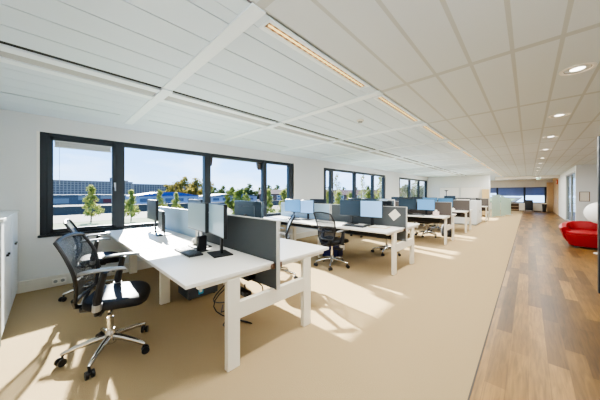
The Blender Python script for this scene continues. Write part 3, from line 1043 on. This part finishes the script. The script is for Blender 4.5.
ch = make_chair('black mesh swivel chair with chrome base standing clear before the near desk', (-2.60, 0.36, 0), face(67), R(-104), M['mesh'])
make_chair('black mesh chair half hidden behind the foremost one, by the window', (-4.22, 0.42, 0), face(82), R(-95), M['mesh'])
make_chair('office chair with skylight-tinted netted back on the far side of the near desk', (-2.92, 2.52, 0), face(228), R(-40), M['mesh_skylit'])
c2 = make_chair('black mesh chair seen from behind, pulled up to the second bench', (-2.68, 3.68, 0), face(82), R(-60), M['mesh'])
for o_ in list(c2.children):
    if o_.name.startswith('armrest'):
        o_.location.z = -0.085          # arms set low so they pass under the desktop
dup(c2, (-2.33, 5.30, 0), face(275), 'chair on the far side of the second bench, only its base showing below the desk')
dup(c2, (-2.35, 8.30, 0), face(262), 'black chair on the far side of the third bench, seen below the desk')
dup(c2, (-3.0, 8.42, 0), face(300), 'black chair beneath the third bench on its window side')
dup(c2, (-2.35, 9.62, 0), face(95), 'chair pulled up to the bench before the storage cabinet')
dup(c2, (-3.9, 6.9, 0), face(85), 'chair at the window half of the third bench')

# black backpack on the floor
t = thing('backpack', 'rounded black bag on the floor at the end of the third bench', 'bag', (-1.86, 8.72, 0), R(20))
bp = MB()
rg = []
for z_, s_ in ((0.0, 0.80), (0.03, 0.95), (0.12, 1.0), (0.25, 0.97), (0.34, 0.82), (0.40, 0.55), (0.42, 0.2)):
    rg.append([(0.18 * s_ * math.copysign(abs(math.cos(a)) ** 0.7, math.cos(a)), 0.12 * s_ * math.copysign(abs(math.sin(a)) ** 0.7, math.sin(a)), z_) for a in [2 * PI * q / 24 for q in range(24)]])
bp.ring_loft(rg)
bp.build('body', M['black_soft'], t)
MB().tube([(-0.04, 0, 0.41), (-0.03, 0, 0.455), (0.03, 0, 0.455), (0.04, 0, 0.41)], 0.008, n=8).build('handle', M['black'], t)
MB().box(-0.12, 0.12, -0.155, -0.10, 0.05, 0.22, bev=0.03, seg=3).build('front_pocket', M['black_soft'], t)

# ------------------------------------------------------------------ storage
# white sideboard at the left edge of the view, along the near wall
def low_cabinet(x0, x1, y0, y1, h, label, locks=True):
    t = thing('storage_cabinet', label, 'cabinet', (x0, y0, 0), 0)
    wd, dp = x1 - x0, y1 - y0
    MB().box(0, wd, 0, dp - 0.022, 0.06, h - 0.03, bev=0.003).build('carcass', M['cab_white'], t)
    MB().box(0.02, wd - 0.02, 0.02, dp - 0.05, 0.0, 0.06).build('plinth', M['cab_grey'], t, smooth=False)
    MB().box(-0.004, wd + 0.012, -0.004, dp + 0.012, h - 0.03, h, bev=0.004).build('top_panel', M['cab_white'], t)
    for k in range(2):
        a = 0.003 + k * wd / 2
        d = MB().box(a, a + wd / 2 - 0.006, dp - 0.02, dp, 0.065, h - 0.034, bev=0.003).build('door', M['cab_white'], t)
        xh = a + (wd / 2 - 0.06 if k == 0 else 0.05)
        MB().tube([(xh, dp, h - 0.39), (xh, dp + 0.018, h - 0.39)], 0.012, n=12).build('lock', M['black'], d)
    return t


low_cabinet(-4.22, -3.43, -0.76, -0.30, 1.13, 'tall white two-door cabinet at the left edge of the photo, nearest the camera')
low_cabinet(-5.03, -4.24, -0.76, -0.30, 1.13, 'white two-door cabinet standing in the corner against the window wall')
t = MB().box(0, 0.02, 0, 0.46, 0.0, 1.1, mi=0, bev=0.003)
tag(t.build('end_panel', M['cab_grey'], None, loc=(-3.405, -0.76, 0)), 'grey side panel closing the end of the white cabinet row', 'panel')

# pale storage block between the benches
t = thing('storage_cabinet', 'pale grey storage cabinet block standing among the far desks', 'cabinet', (-2.50, 12.45, 0))
MB().box(0, 0.92, 0, 1.35, 0.05, 1.03, bev=0.004).build('carcass', M['cab_white'], t)
MB().box(0.03, 0.90, 0.03, 1.32, 0.0, 0.05).build('plinth', M['cab_grey'], t, smooth=False)
MB().box(-0.01, 0.93, -0.01, 1.36, 1.03, 1.06, bev=0.003).build('top_panel', M['cab_white'], t)
for k in range(2):
    d = MB().box(0.92, 0.937, 0.01 + k * 0.67, 0.665 + k * 0.67, 0.07, 1.02, bev=0.003).build('door', M['cab_white'], t)
    yh = 0.6 + k * 0.12
    MB().tube([(0.937, yh, 0.5), (0.955, yh, 0.5), (0.955, yh, 0.62), (0.937, yh, 0.62)], 0.005, n=8).build('handle', M['silver'], d)
t = thing('desk_telephone', 'small black telephone on top of the pale storage block', 'telephone', (-1.66, 13.3, 1.06), R(20))
MB().prism([(-0.08, 0.0), (0.08, 0.0), (0.08, 0.03), (-0.08, 0.075)], -0.1, 0.1, X=Matrix(((1, 0, 0, 0), (0, 0, 1, 0), (0, 1, 0, 0), (0, 0, 0, 1)))).build('base', M['black'], t, smooth=False)
MB().tube([(-0.07, -0.07, 0.085), (0.0, -0.07, 0.075), (0.09, -0.07, 0.06)], [0.022, 0.014, 0.022], n=10).build('handset', M['black'], t)
t = thing('paper_organiser', 'long low black tray on top of the pale storage block', 'tray', (-2.05, 12.75, 1.06), 0)
MB().box(-0.3, 0.22, -0.16, 0.16, 0.0, 0.012).box(-0.3, 0.22, 0.15, 0.16, 0.012, 0.10).box(-0.3, -0.29, -0.16, 0.16, 0.012, 0.10).box(0.21, 0.22, -0.16, 0.16, 0.012, 0.10).build('body', M['black'], t, smooth=False)
MB().box(-0.28, 0.2, -0.15, 0.14, 0.012, 0.05).build('paper_stack', M['paper'], t, smooth=False)

# whiteboards on the partition
for k, (xa, xb) in enumerate(((-4.35, -3.2), (-3.15, -2.0))):
    t = thing('whiteboard', ['whiteboard on the far partition nearer the windows', 'whiteboard on the far partition nearer the corridor'][k], 'whiteboard', (xa, PY_, 1.08))
    MB().box(0.02, xb - xa - 0.02, -0.02, -0.002, 0.02, 0.66).build('board', M['white'], t, smooth=False)
    MB().box(0, xb - xa, -0.03, -0.002, 0, 0.025, bev=0.003).box(0, xb - xa, -0.03, -0.002, 0.655, 0.68, bev=0.003).box(0, 0.025, -0.03, -0.002, 0, 0.68, bev=0.003).box(xb - xa - 0.025, xb - xa, -0.03, -0.002, 0, 0.68, bev=0.003).build('frame', M['alu'], t)
    MB().box(0.2, xb - xa - 0.2, -0.09, -0.03, -0.01, 0.006, bev=0.003).build('pen_tray', M['alu'], t)
t = thing('floor_lamp', 'thin dark uplighter pole standing before the whiteboards', 'lamp', (-3.55, 16.4, 0))
MB().lathe([(0.14, 0), (0.14, 0.012), (0.03, 0.025), (0.02, 0.03)], n=24).build('base', M['frame'], t)
MB().tube([(0, 0, 0.02), (0, 0, 1.5)], 0.022, n=12).build('pole', M['frame'], t)
MB().lathe([(0.03, 1.49), (0.10, 1.54), (0.11, 1.555), (0.09, 1.555), (0.03, 1.51)], n=24).build('lamp_shade', M['frame'], t)

# tall beige cabinet at the partition end
t = thing('tall_cabinet', 'tall narrow beige wooden cabinet at the end of the white partition', 'cabinet', (-2.0, 17.78, 0))
MB().box(0, 0.32, 0, 0.38, 0.06, 1.62, bev=0.004).build('carcass', M['beige_wood'], t)
MB().box(0.02, 0.30, 0.02, 0.36, 0, 0.06).build('plinth', M['brown'], t, smooth=False)
d = MB().box(0.006, 0.314, -0.018, 0.0, 0.07, 1.61, bev=0.003).build('door', M['beige_wood'], t)
MB().tube([(0.27, -0.018, 0.8), (0.27, -0.035, 0.8), (0.27, -0.035, 0.95), (0.27, -0.018, 0.95)], 0.005, n=8).build('handle', M['silver'], d)

# frosted standing screens
def glass_screen(p0, p1, h0, h1, label):
    dx, dy = p1[0] - p0[0], p1[1] - p0[1]
    ln = math.hypot(dx, dy)
    t = thing('glass_screen', label, 'screen', (p0[0], p0[1], 0), math.atan2(dy, dx))
    XZ = Matrix(((1, 0, 0, 0), (0, 0, 1, 0), (0, 1, 0, 0), (0, 0, 0, 1)))
    MB().prism([(0, 0.04), (ln, 0.04), (ln, h1), (0, h0)], -0.006, 0.006, X=XZ).build('glass_panel', M['frost'], t, smooth=False)
    for q in (0.12, 0.88):
        MB().box(ln * q - 0.03, ln * q + 0.03, -0.15, 0.15, 0.0, 0.04, bev=0.004).build('foot', M['silver'], t)
    return t


glass_screen((-1.50, 17.3), (-1.22, 18.75), 1.30, 1.28, 'green-tinted frosted glass screen touching the end of the partition')
glass_screen((-1.20, 18.85), (-0.80, 20.2), 1.26, 0.98, 'green-tinted frosted glass screen with sloping top, nearer the corridor')

# far furniture under the far window
t = thing('open_bookcase', 'low dark brown open bookcase under the far window', 'bookcase', (-1.05, 25.3, 0))
MB().box(0, 0.52, 0.36, 0.38, 0, 0.58).box(0, 0.025, 0, 0.38, 0, 0.58).box(0.495, 0.52, 0, 0.38, 0, 0.58).box(0, 0.52, 0, 0.38, 0.56, 0.585).build('case', M['brown'], t, smooth=False)
for z_ in (0.08, 0.32):
    MB().box(0.025, 0.495, 0.01, 0.36, z_, z_ + 0.022).build('shelf', M['tan'], t, smooth=False)
for k, (xa, lb) in enumerate(((-0.51, 'low beige sideboard between the brown bookcase and the dark chair'), (0.27, 'low beige sideboard under the far window right of the dark chair'))):
    wd = (0.30, 0.44)[k]
    t = thing('sideboard', lb, 'sideboard', (xa, 25.3, 0))
    MB().box(0, wd, 0, 0.4, 0.05, 0.58, bev=0.004).build('carcass', M['wall_warm'], t)
    MB().box(0.02, wd - 0.02, 0.03, 0.38, 0, 0.05).build('plinth', M['brown'], t, smooth=False)
    d = MB().box(0.01, wd - 0.01, -0.016, 0, 0.07, 0.56, bev=0.003).build('door', M['wall_warm'], t)
    MB().tube([(wd * 0.4, -0.016, 0.5), (wd * 0.4, -0.03, 0.5), (wd * 0.6, -0.03, 0.5), (wd * 0.6, -0.016, 0.5)], 0.005, n=8).build('handle', M['silver'], d)
t = thing('lounge_chair', 'dark high-backed chair at the far end of the corridor', 'chair', (0.03, 25.0, 0))
MB().box(-0.22, 0.22, -0.2, 0.22, 0.28, 0.42, bev=0.03, seg=2).build('seat', M['brown'], t)
MB().box(-0.22, 0.22, -0.3, -0.2, 0.12, 0.88, bev=0.03, seg=2).build('backrest', M['black_soft'], t)
for sx in (-1, 1):
    for sy in (-1, 1):
        MB().tube([(sx * 0.18, sy * 0.17, 0), (sx * 0.17, sy * 0.15, 0.3)], [0.012, 0.018], n=8).build('leg', M['brown'], t)
t = thing('waste_bin', 'small black bin beside the tan pilaster at the far end', 'bin', (0.86, 25.3, 0))
MB().lathe([(0.10, 0.0), (0.13, 0.5), (0.135, 0.56), (0.12, 0.56), (0.09, 0.02), (0.002, 0.015)], n=20).build('body', M['black'], t)
MB().lathe([(0.13, 0.55), (0.142, 0.555), (0.142, 0.575), (0.12, 0.575), (0.12, 0.555), (0.13, 0.55)], n=20, cap=False).build('rim', M['pc'], t)
t = thing('exit_sign', 'small greenish sign hanging from the ceiling toward the far window', 'sign', (0.44, 20.4, H))
MB().box(-0.10, 0.10, -0.012, 0.012, -0.26, -0.16, bev=0.004).build('panel', M['green'], t)
for s in (-1, 1):
    MB().tube([(s * 0.07, 0, -0.17), (s * 0.07, 0, 0.01)], 0.005, n=6).build('hanger', M['alu'], t)
t = thing('fire_alarm', 'small red box high on the tan corridor wall', 'alarm', (RW - 0.017, 22.5, 1.95))
MB().box(-0.05, 0.0, -0.3, 0.1, 0, 0.3, bev=0.006).build('housing', M['redplastic'], t)
MB().tube([(-0.05, -0.1, 0.15), (-0.06, -0.1, 0.15)], 0.07, n=16).build('button', M['paper'], t)

# framed picture
t = thing('framed_picture', 'small thin-framed picture on the white wall behind the red sofa', 'picture', (1.46, 14.5, 1.05))
MB().box(0, 0.27, -0.02, -0.002, 0, 0.018).box(0, 0.27, -0.02, -0.002, 0.362, 0.38).box(0, 0.018, -0.02, -0.002, 0, 0.38).box(0.252, 0.27, -0.02, -0.002, 0, 0.38).build('frame', M['brown'], t, smooth=False)
MB().box(0.018, 0.252, -0.01, -0.004, 0.018, 0.362).build('print', M['wall_warm'], t, smooth=False)

# ------------------------------------------------------------------ red sofa and globe lamp
t = thing('red_sofa', 'rounded red upholstered sofa behind the dark glass frame', 'sofa', (1.17, 9.38, 0), R(-4))


def rr(w_, d_, z_, cy=0.0, n_=40, e_=0.55):
    return [(w_ * math.copysign(abs(math.cos(a)) ** e_, math.cos(a)), cy + d_ * math.copysign(abs(math.sin(a)) ** e_, math.sin(a)), z_) for a in [2 * PI * q / n_ for q in range(n_)]]


MB().ring_loft([rr(0.38, 0.30, 0.04), rr(0.41, 0.33, 0.05), rr(0.46, 0.37, 0.18), rr(0.50, 0.40, 0.30), rr(0.50, 0.40, 0.33)]).build('seat_base', M['red'], t)
MB().ring_loft([rr(0.44, 0.33, 0.32, -0.05), rr(0.475, 0.355, 0.345, -0.05), rr(0.475, 0.355, 0.385, -0.05), rr(0.44, 0.33, 0.405, -0.05), rr(0.2, 0.15, 0.41, -0.05)]).build('seat_cushion', M['red'], t)
sh = MB()
sec = []
for k in range(25):
    a = R(-205 + 230 * k / 24) + PI      # sweep: left arm, back, right arm
    a = R(-25 + 230 * k / 24)
    ca, sa = math.cos(a), math.sin(a)
    ox, oy = 0.50 * math.copysign(abs(ca) ** 0.6, ca), 0.38 * math.copysign(abs(sa) ** 0.6, sa)
    hh = 0.50 + 0.13 * max(0, sa) ** 0.7
    n2_ = Vector((ca, sa, 0)).normalized()
    o_ = Vector((ox, oy, 0))
    sec.append([o_ + n2_ * q0 + Vector((0, 0, z_)) for q0, z_ in ((-0.10, 0.30), (-0.11, 0.42), (-0.09, hh - 0.04), (-0.05, hh), (0.03, hh), (0.075, hh - 0.04), (0.06, 0.40), (0.0, 0.20), (-0.05, 0.12))])
sh.ring_loft(sec)
sh.build('back_shell', M['red'], t)
for sx in (-1, 1):
    for sy in (-1, 1):
        MB().tube([(sx * 0.28, sy * 0.2, 0.0), (sx * 0.28, sy * 0.2, 0.06)], 0.018, n=10).build('foot', M['chrome'], t)

t = thing('globe_lamp', 'big white globe floor lamp beside the red sofa, half behind the dark frame', 'lamp', (1.18, 8.55, 0))
MB().lathe([(0.11, 0), (0.11, 0.012), (0.03, 0.03), (0.016, 0.04)], n=24).build('base', M['white'], t)
MB().tube([(0, 0, 0.03), (0, 0, 0.68)], 0.016, n=12).build('stem', M['white'], t)
MB().ball((0, 0, 0.92), 0.255, 0.255, 0.245, n=16).build('globe', M['globe'], t)

# ------------------------------------------------------------------ outside
GZ = -3.5
struct(MB().box(-420, -5.6, -260, 420, GZ - 0.5, GZ).build('ground', M['asphalt']), 'open ground outside')
struct(MB().box(-74, -55, -200, 300, GZ, GZ + 0.03).build('pavement', M['pave']), 'pale paved strip outside')
struct(MB().box(-54.5, -8, -200, 300, GZ, GZ + 0.03).build('lawn', M['grass']), 'grass strip outside')
w = thing('garden_wall', 'long low dark wall behind the young trees outside', 'wall', (-78, 0, GZ))
MB().box(-0.3, 0.3, -120, 150, 0, 1.7).build('wall_body', M['hedge_wall'], w, smooth=False)
MB().box(-0.4, 0.4, -120, 150, 1.7, 1.85).build('coping', M['apart'], w, smooth=False)

ap = thing('apartment_building', 'very long grey apartment slab on the horizon outside the first window', 'building', (-300, -6, GZ))
MB().box(-14, 0, 0, 66, 0, 16.3).box(-14, -0.5, 66, 135, 0, 15.2).build('wall_body', M['apart'], ap, smooth=False)
for k in range(7):
    MB().box(0.0, 0.25, 1, 65, 1.1 + k * 2.15, 2.95 + k * 2.15).build('window_band', M['apart_win'], ap, smooth=False)
    MB().box(-0.5, -0.2, 67, 133, 0.1 + k * 2.15, 1.95 + k * 2.15).build('window_band', M['apart_win'], ap, smooth=False)
MB().box(-14.3, 0.6, -0.3, 66.2, 16.3, 16.9).build('roof', M['apart'], ap, smooth=False)
MB().box(-8, -5, 48, 51, 16.3, 21).build('lift_tower', M['shop_grey'], ap, smooth=False)
MB().box(-8, -4, 55, 63, 16.3, 18.4).build('roof_house', M['apart'], ap, smooth=False)

sg = thing('shop_building', 'low grey retail building with white and red panels below the apartment slab', 'building', (-150, -8, GZ))
MB().box(-20, 0, 0, 38, 0, 4.0).build('wall_body', M['shop_grey'], sg, smooth=False)
MB().box(-20.4, 0.4, -0.4, 38.4, 4.0, 4.3).build('roof', M['shop_white'], sg, smooth=False)
for k, (a_, b_, z0_, z1_, mm) in enumerate(((17, 20, 1.8, 3.8, 'shop_white'), (22, 24, 0.6, 1.8, 'shop_red'), (25, 30, 2.3, 3.8, 'shop_white'), (26, 31, 0.4, 2.2, 'shop_red'), (3, 6, 0.4, 2.0, 'shop_red'), (9, 14, 0.4, 2.6, 'shop_white'))):
    MB().box(0, 0.2, a_, b_, z0_, z1_).build('facade_panel', M[mm], sg, smooth=False)


def warehouse(loc, ly, h, hr, roof, label):
    t = thing('warehouse', label, 'building', loc)
    MB().box(-16, 0, 0, ly, 0, h).build('wall_body', M['ware'], t, smooth=False)
    MB().prism([(0, h), (ly, h), (ly * 0.62, h + hr), (ly * 0.38, h + hr)], -16.5, 0.6, X=Matrix(((0, 0, 1, 0), (1, 0, 0, 0), (0, 1, 0, 0), (0, 0, 0, 1)))).build('roof', roof, t, smooth=False)
    for k in range(5):
        a_ = ly * (0.08 + 0.18 * k)
        MB().box(0, 0.15, a_, a_ + ly * 0.11, h * 0.35, h * 0.72).build('window', M['ware_win'], t, smooth=False)
    MB().box(0, 0.2, ly * 0.44, ly * 0.53, 0, h * 0.3).build('gate', M['ware_win'], t, smooth=False)
    return t


warehouse((-118, 24, GZ), 27, 3.8, 1.7, M['roof_blue'], 'pale warehouse with a bright blue roof seen through the second pane')
warehouse((-118, 56, GZ), 30, 3.4, 1.4, M['roof_slate'], 'pale warehouse with a slate-blue roof seen through the pane with the awning')
for k, (px, dep, ln, h, lb) in enumerate(((345, 110, 16, 4.2, 'brick house seen low through the second window, nearer side'), (374, 130, 16, 4.6, 'brick house seen low through the second window, farther side'), (274, 128, 16, 4.6, 'brick house behind trees at the end of the first window'), (412, 135, 16, 5.0, 'brick house seen through the farthest window'))):
    gx, gy = world(px, dep)
    t = thing('brick_house', lb, 'house', (gx, gy, GZ), YAW)
    MB().box(-ln / 2, ln / 2, 0, 10, 0, h).build('wall_body', M['brick'], t, smooth=False)
    MB().prism([(-0.6, h), (10.6, h), (5, h + 2.4)], -ln / 2 - 0.4, ln / 2 + 0.4, X=Matrix(((0, 0, 1, 0), (1, 0, 0, 0), (0, 1, 0, 0), (0, 0, 0, 1)))).build('roof', M['roof_red'], t, smooth=False)
    for q in range(5):
        for z_ in (0.8, 2.6):
            f_ = MB().box(-ln / 2 + 1.6 + q * 4, -ln / 2 + 3.4 + q * 4, -0.12, 0.0, z_, z_ + 1.3).build('window', M['white'], t, smooth=False)
            MB().box(-ln / 2 + 1.75 + q * 4, -ln / 2 + 3.25 + q * 4, -0.14, -0.11, z_ + 0.15, z_ + 1.15).build('pane', M['ware_win'], f_, smooth=False)


def make_tree(h, rad, z0, kind, leaf, bark, nleaf, ls, name='young_tree', seed=1):
    rnd = random.Random(seed)
    t = bpy.data.objects.new(name, None)
    C.objects.link(t)
    tr = MB()
    pts = [(0, 0, -0.05), (0.05, 0.02, h * 0.3), (-0.03, 0.04, h * 0.6), (0.02, -0.02, h * 0.93)]
    tr.tube(pts, [h * 0.018, h * 0.014, h * 0.009, h * 0.003], n=7)
    for k in range(9):
        a = rnd.uniform(0, 2 * PI)
        z_ = h * rnd.uniform(0.32, 0.75)
        l_ = rad * rnd.uniform(0.5, 0.95)
        tr.tube([(0, 0, z_), (l_ * 0.5 * math.cos(a), l_ * 0.5 * math.sin(a), z_ + l_ * 0.45), (l_ * math.cos(a), l_ * math.sin(a), z_ + l_ * 1.0)], [h * 0.007, h * 0.004, h * 0.0015], n=5)
    tr.build('trunk', bark, t)
    cr = MB()
    clumps = []
    for k in range(60 if kind == 'column' else 30):
        f_ = rnd.random()
        zz = h * (z0 + (0.97 - z0) * f_)
        if kind == 'column':
            rr_ = rad * (1 - 0.88 * f_) * min(1, 0.45 + f_ * 4)
        else:
            rr_ = rad * math.sqrt(max(0.05, 1 - (2 * f_ - 0.85) ** 2))
        a = rnd.uniform(0, 2 * PI)
        q = rr_ * math.sqrt(rnd.random()) * 0.85
        clumps.append((q * math.cos(a), q * math.sin(a), zz, rad * (rnd.uniform(0.14, 0.26) if kind == 'column' else rnd.uniform(0.22, 0.42))))
    for k in range(nleaf):
        cx, cy, cz, cr_ = rnd.choice(clumps)
        d = Vector((rnd.gauss(0, 1), rnd.gauss(0, 1), rnd.gauss(0, 1)))
        d.normalize()
        p = Vector((cx, cy, cz)) + d * cr_ * rnd.random() ** 0.4
        u = Vector((rnd.gauss(0, 1), rnd.gauss(0, 1), rnd.gauss(0, 1))).normalized()
        v = u.orthogonal().normalized()
        s_ = ls * rnd.uniform(0.6, 1.3)
        cr.quad([p - u * s_, p - v * s_ * 0.55, p + u * s_, p + v * s_ * 0.55])
    cr.build('crown', leaf, t, smooth=False, fix=False)
    return t


protos = {
    'lime': make_tree(6.2, 2.0, 0.2, 'column', M['leaf_lime'], M['bark'], 1700, 0.16, 'young_tree', 3),
    'bare': make_tree(8.2, 1.5, 0.3, 'column', M['leaf_lime'], M['bark_pale'], 330, 0.16, 'slender_tree', 5),
    'green': make_tree(7.0, 2.6, 0.12, 'round', M['leaf_green'], M['bark'], 1100, 0.34, 'bushy_tree', 8),
    'autumn': make_tree(14.0, 6.0, 0.10, 'round', M['leaf_autumn'], M['bark'], 1300, 0.75, 'broad_tree', 11),
    'dark': make_tree(10.0, 5.0, 0.08, 'round', M['leaf_dark'], M['bark'], 1200, 0.65, 'broad_tree', 14),
}
used = set()


def plant(kind, px, dep, sc, rz, label, cat='tree', group='trees outside the windows'):
    gx, gy = world(px, dep)
    p = protos[kind]
    if kind in used:
        o = dup(p, (gx, gy, GZ), rz, label)
    else:
        used.add(kind)
        o = p
    o.location = (gx, gy, GZ)
    o.rotation_euler = (0, 0, rz)
    o.scale = (sc, sc, sc)
    tag(o, label, cat, group)


T = [
    ('lime', 91, 40, 0.98, 'young lime-green tree in the middle of the narrow opening pane'),
    ('lime', 131, 41, 0.86, 'young lime-green tree just right of the first window post'),
    ('lime', 160, 46, 0.88, 'young lime-green tree above the dark monitors at the window end'),
    ('lime', 176, 52, 0.8, 'young lime-green tree before the blue-roofed warehouse end'),
    ('green', 240, 46, 0.78, 'bushy yellow-green tree left of the last post of the first window'),
    ('green', 232, 70, 0.9, 'bushy tree in front of the pale blue warehouse'),
    ('lime', 268, 34, 0.86, 'young tree beside the last post of the first window'),
    ('lime', 284, 30, 0.86, 'young lime-green tree at the end of the first window'),
    ('bare', 289, 52, 1.05, 'slender tall tree with thin foliage at the end of the first window'),
    ('lime', 328, 30, 0.84, 'lime-green tree in the narrow first pane of the second window'),
    ('lime', 339, 33, 0.82, 'lime-green tree low behind the dark monitor, second window'),
    ('bare', 337, 44, 1.05, 'slender pale-stemmed tree beside the first post of the second window'),
    ('lime', 350, 38, 0.8, 'lime-green tree at the middle of the second window'),
    ('bare', 363, 46, 1.05, 'slender pale-stemmed tree past the middle post of the second window'),
    ('green', 369, 50, 0.78, 'bushy green tree in the third pane of the second window'),
    ('bare', 380, 42, 1.0, 'slender tree in the last pane of the second window'),
    ('green', 381, 60, 0.85, 'bushy green tree in the last pane of the second window'),
    ('green', 405, 48, 0.9, 'bushy green tree in the first pane of the farthest window'),
    ('bare', 415, 50, 1.05, 'slender tree in the middle of the farthest window'),
    ('green', 422, 55, 0.9, 'bushy green tree in the last pane of the farthest window'),
]
rnd = random.Random(4)
for k, px, dep, sc, lb in T:
    plant(k, px, dep, sc, rnd.uniform(0, 6.28), lb)
AU = [(176, 170, 0.95), (186, 205, 1.35), (197, 172, 1.12), (206, 207, 1.25), (167, 205, 0.9)]
for i, (px, dep, sc) in enumerate(AU):
    plant('autumn', px, dep, sc, rnd.uniform(0, 6.28), ['broad autumn tree at the left shoulder of the tree clump behind the warehouses', 'broad autumn tree left of the middle of the clump behind the warehouses', 'tallest broad autumn tree of the clump behind the warehouses', 'broad autumn tree next to the window post, right end of the clump', 'low autumn tree trailing off left of the clump'][i])
DK = [(215, 172), (224, 198), (233, 172), (242, 198), (250, 172), (259, 198), (268, 172), (278, 198), (288, 176), (330, 172), (343, 195), (356, 172), (369, 195), (382, 172), (404, 190), (414, 172), (424, 195)]
for i, (px, dep) in enumerate(DK):
    plant('dark', px, dep, rnd.uniform(0.85, 1.15), rnd.uniform(0, 6.28), '%s dull green tree along the distant tree line, counted from the awning pane' % (ORD + ['fourteenth', 'fifteenth', 'sixteenth', 'seventeenth'])[i])

# ------------------------------------------------------------------ light
sun = bpy.data.lights.new('sun', 'SUN')
sun.energy = 17.0
sun.angle = R(0.9)
sun.color = (1.0, 0.93, 0.82)
so = bpy.data.objects.new('sun', sun)
C.objects.link(so)
so.rotation_euler = Vector((1.85, -0.42, -1.0)).to_track_quat('-Z', 'Y').to_euler()

fl = bpy.data.lights.new('added_upfill', 'AREA')  # added lamp behind the camera, aimed up to brighten the ceiling
fl.shape = 'DISK'
fl.size = 0.5
fl.energy = 62
fl.color = (0.94, 0.97, 1.0)
fo = bpy.data.objects.new('added_upfill', fl)
C.objects.link(fo)
fo.location = (0.9, -0.5, 1.75)
fo.rotation_euler = (R(180), 0, 0)

wd = bpy.data.worlds.new('sky')
S.world = wd
wd.use_nodes = True
nt = wd.node_tree
bg = nt.nodes['Background']
tc = nt.nodes.new('ShaderNodeTexCoord')
sp = nt.nodes.new('ShaderNodeSeparateXYZ')
rp = nt.nodes.new('ShaderNodeValToRGB')
e = rp.color_ramp.elements
e[0].position = 0.0
e[0].color = lin((172, 206, 246))
e[1].position = 0.6
e[1].color = lin((92, 146, 218))
k = e.new(0.12)
k.color = lin((134, 184, 240))
nt.links.new(tc.outputs['Generated'], sp.inputs[0])
nt.links.new(sp.outputs['Z'], rp.inputs['Fac'])
no = nt.nodes.new('ShaderNodeTexNoise')
no.inputs['Scale'].default_value = 3.0
no.inputs['Detail'].default_value = 5
mpn = nt.nodes.new('ShaderNodeMapping')
mpn.inputs['Scale'].default_value = (1, 1, 4)
nt.links.new(tc.outputs['Generated'], mpn.inputs['Vector'])
nt.links.new(mpn.outputs['Vector'], no.inputs['Vector'])
mr = nt.nodes.new('ShaderNodeMapRange')
mr.inputs['From Min'].default_value = 0.5
mr.inputs['From Max'].default_value = 0.75
mr.inputs['To Max'].default_value = 0.6
nt.links.new(no.outputs['Fac'], mr.inputs['Value'])
mx = nt.nodes.new('ShaderNodeMix')
mx.data_type = 'RGBA'
nt.links.new(mr.outputs['Result'], mx.inputs[0])
nt.links.new(rp.outputs['Color'], mx.inputs[6])
mx.inputs[7].default_value = lin((240, 244, 248))
nt.links.new(mx.outputs[2], bg.inputs['Color'])
bg.inputs['Strength'].default_value = 2.1

# ------------------------------------------------------------------ camera
cam = bpy.data.cameras.new('camera')
co = bpy.data.objects.new('camera', cam)
C.objects.link(co)
co.location = (0, 0, CAMZ)
co.rotation_euler = (R(90), 0, YAW)
cam.sensor_width = 36
cam.lens = FOC * 36 / 600
cam.shift_y = -(200 - HOR) / 600
cam.clip_start = 0.05
cam.clip_end = 1500
S.camera = co

S.view_settings.view_transform = 'AgX'
S.view_settings.look = 'AgX - Medium High Contrast'
S.view_settings.exposure = 1.1
S.cycles.use_denoising = True
S.cycles.max_bounces = 12
S.cycles.diffuse_bounces = 6
S.cycles.transparent_max_bounces = 24
S.cycles.sample_clamp_indirect = 8
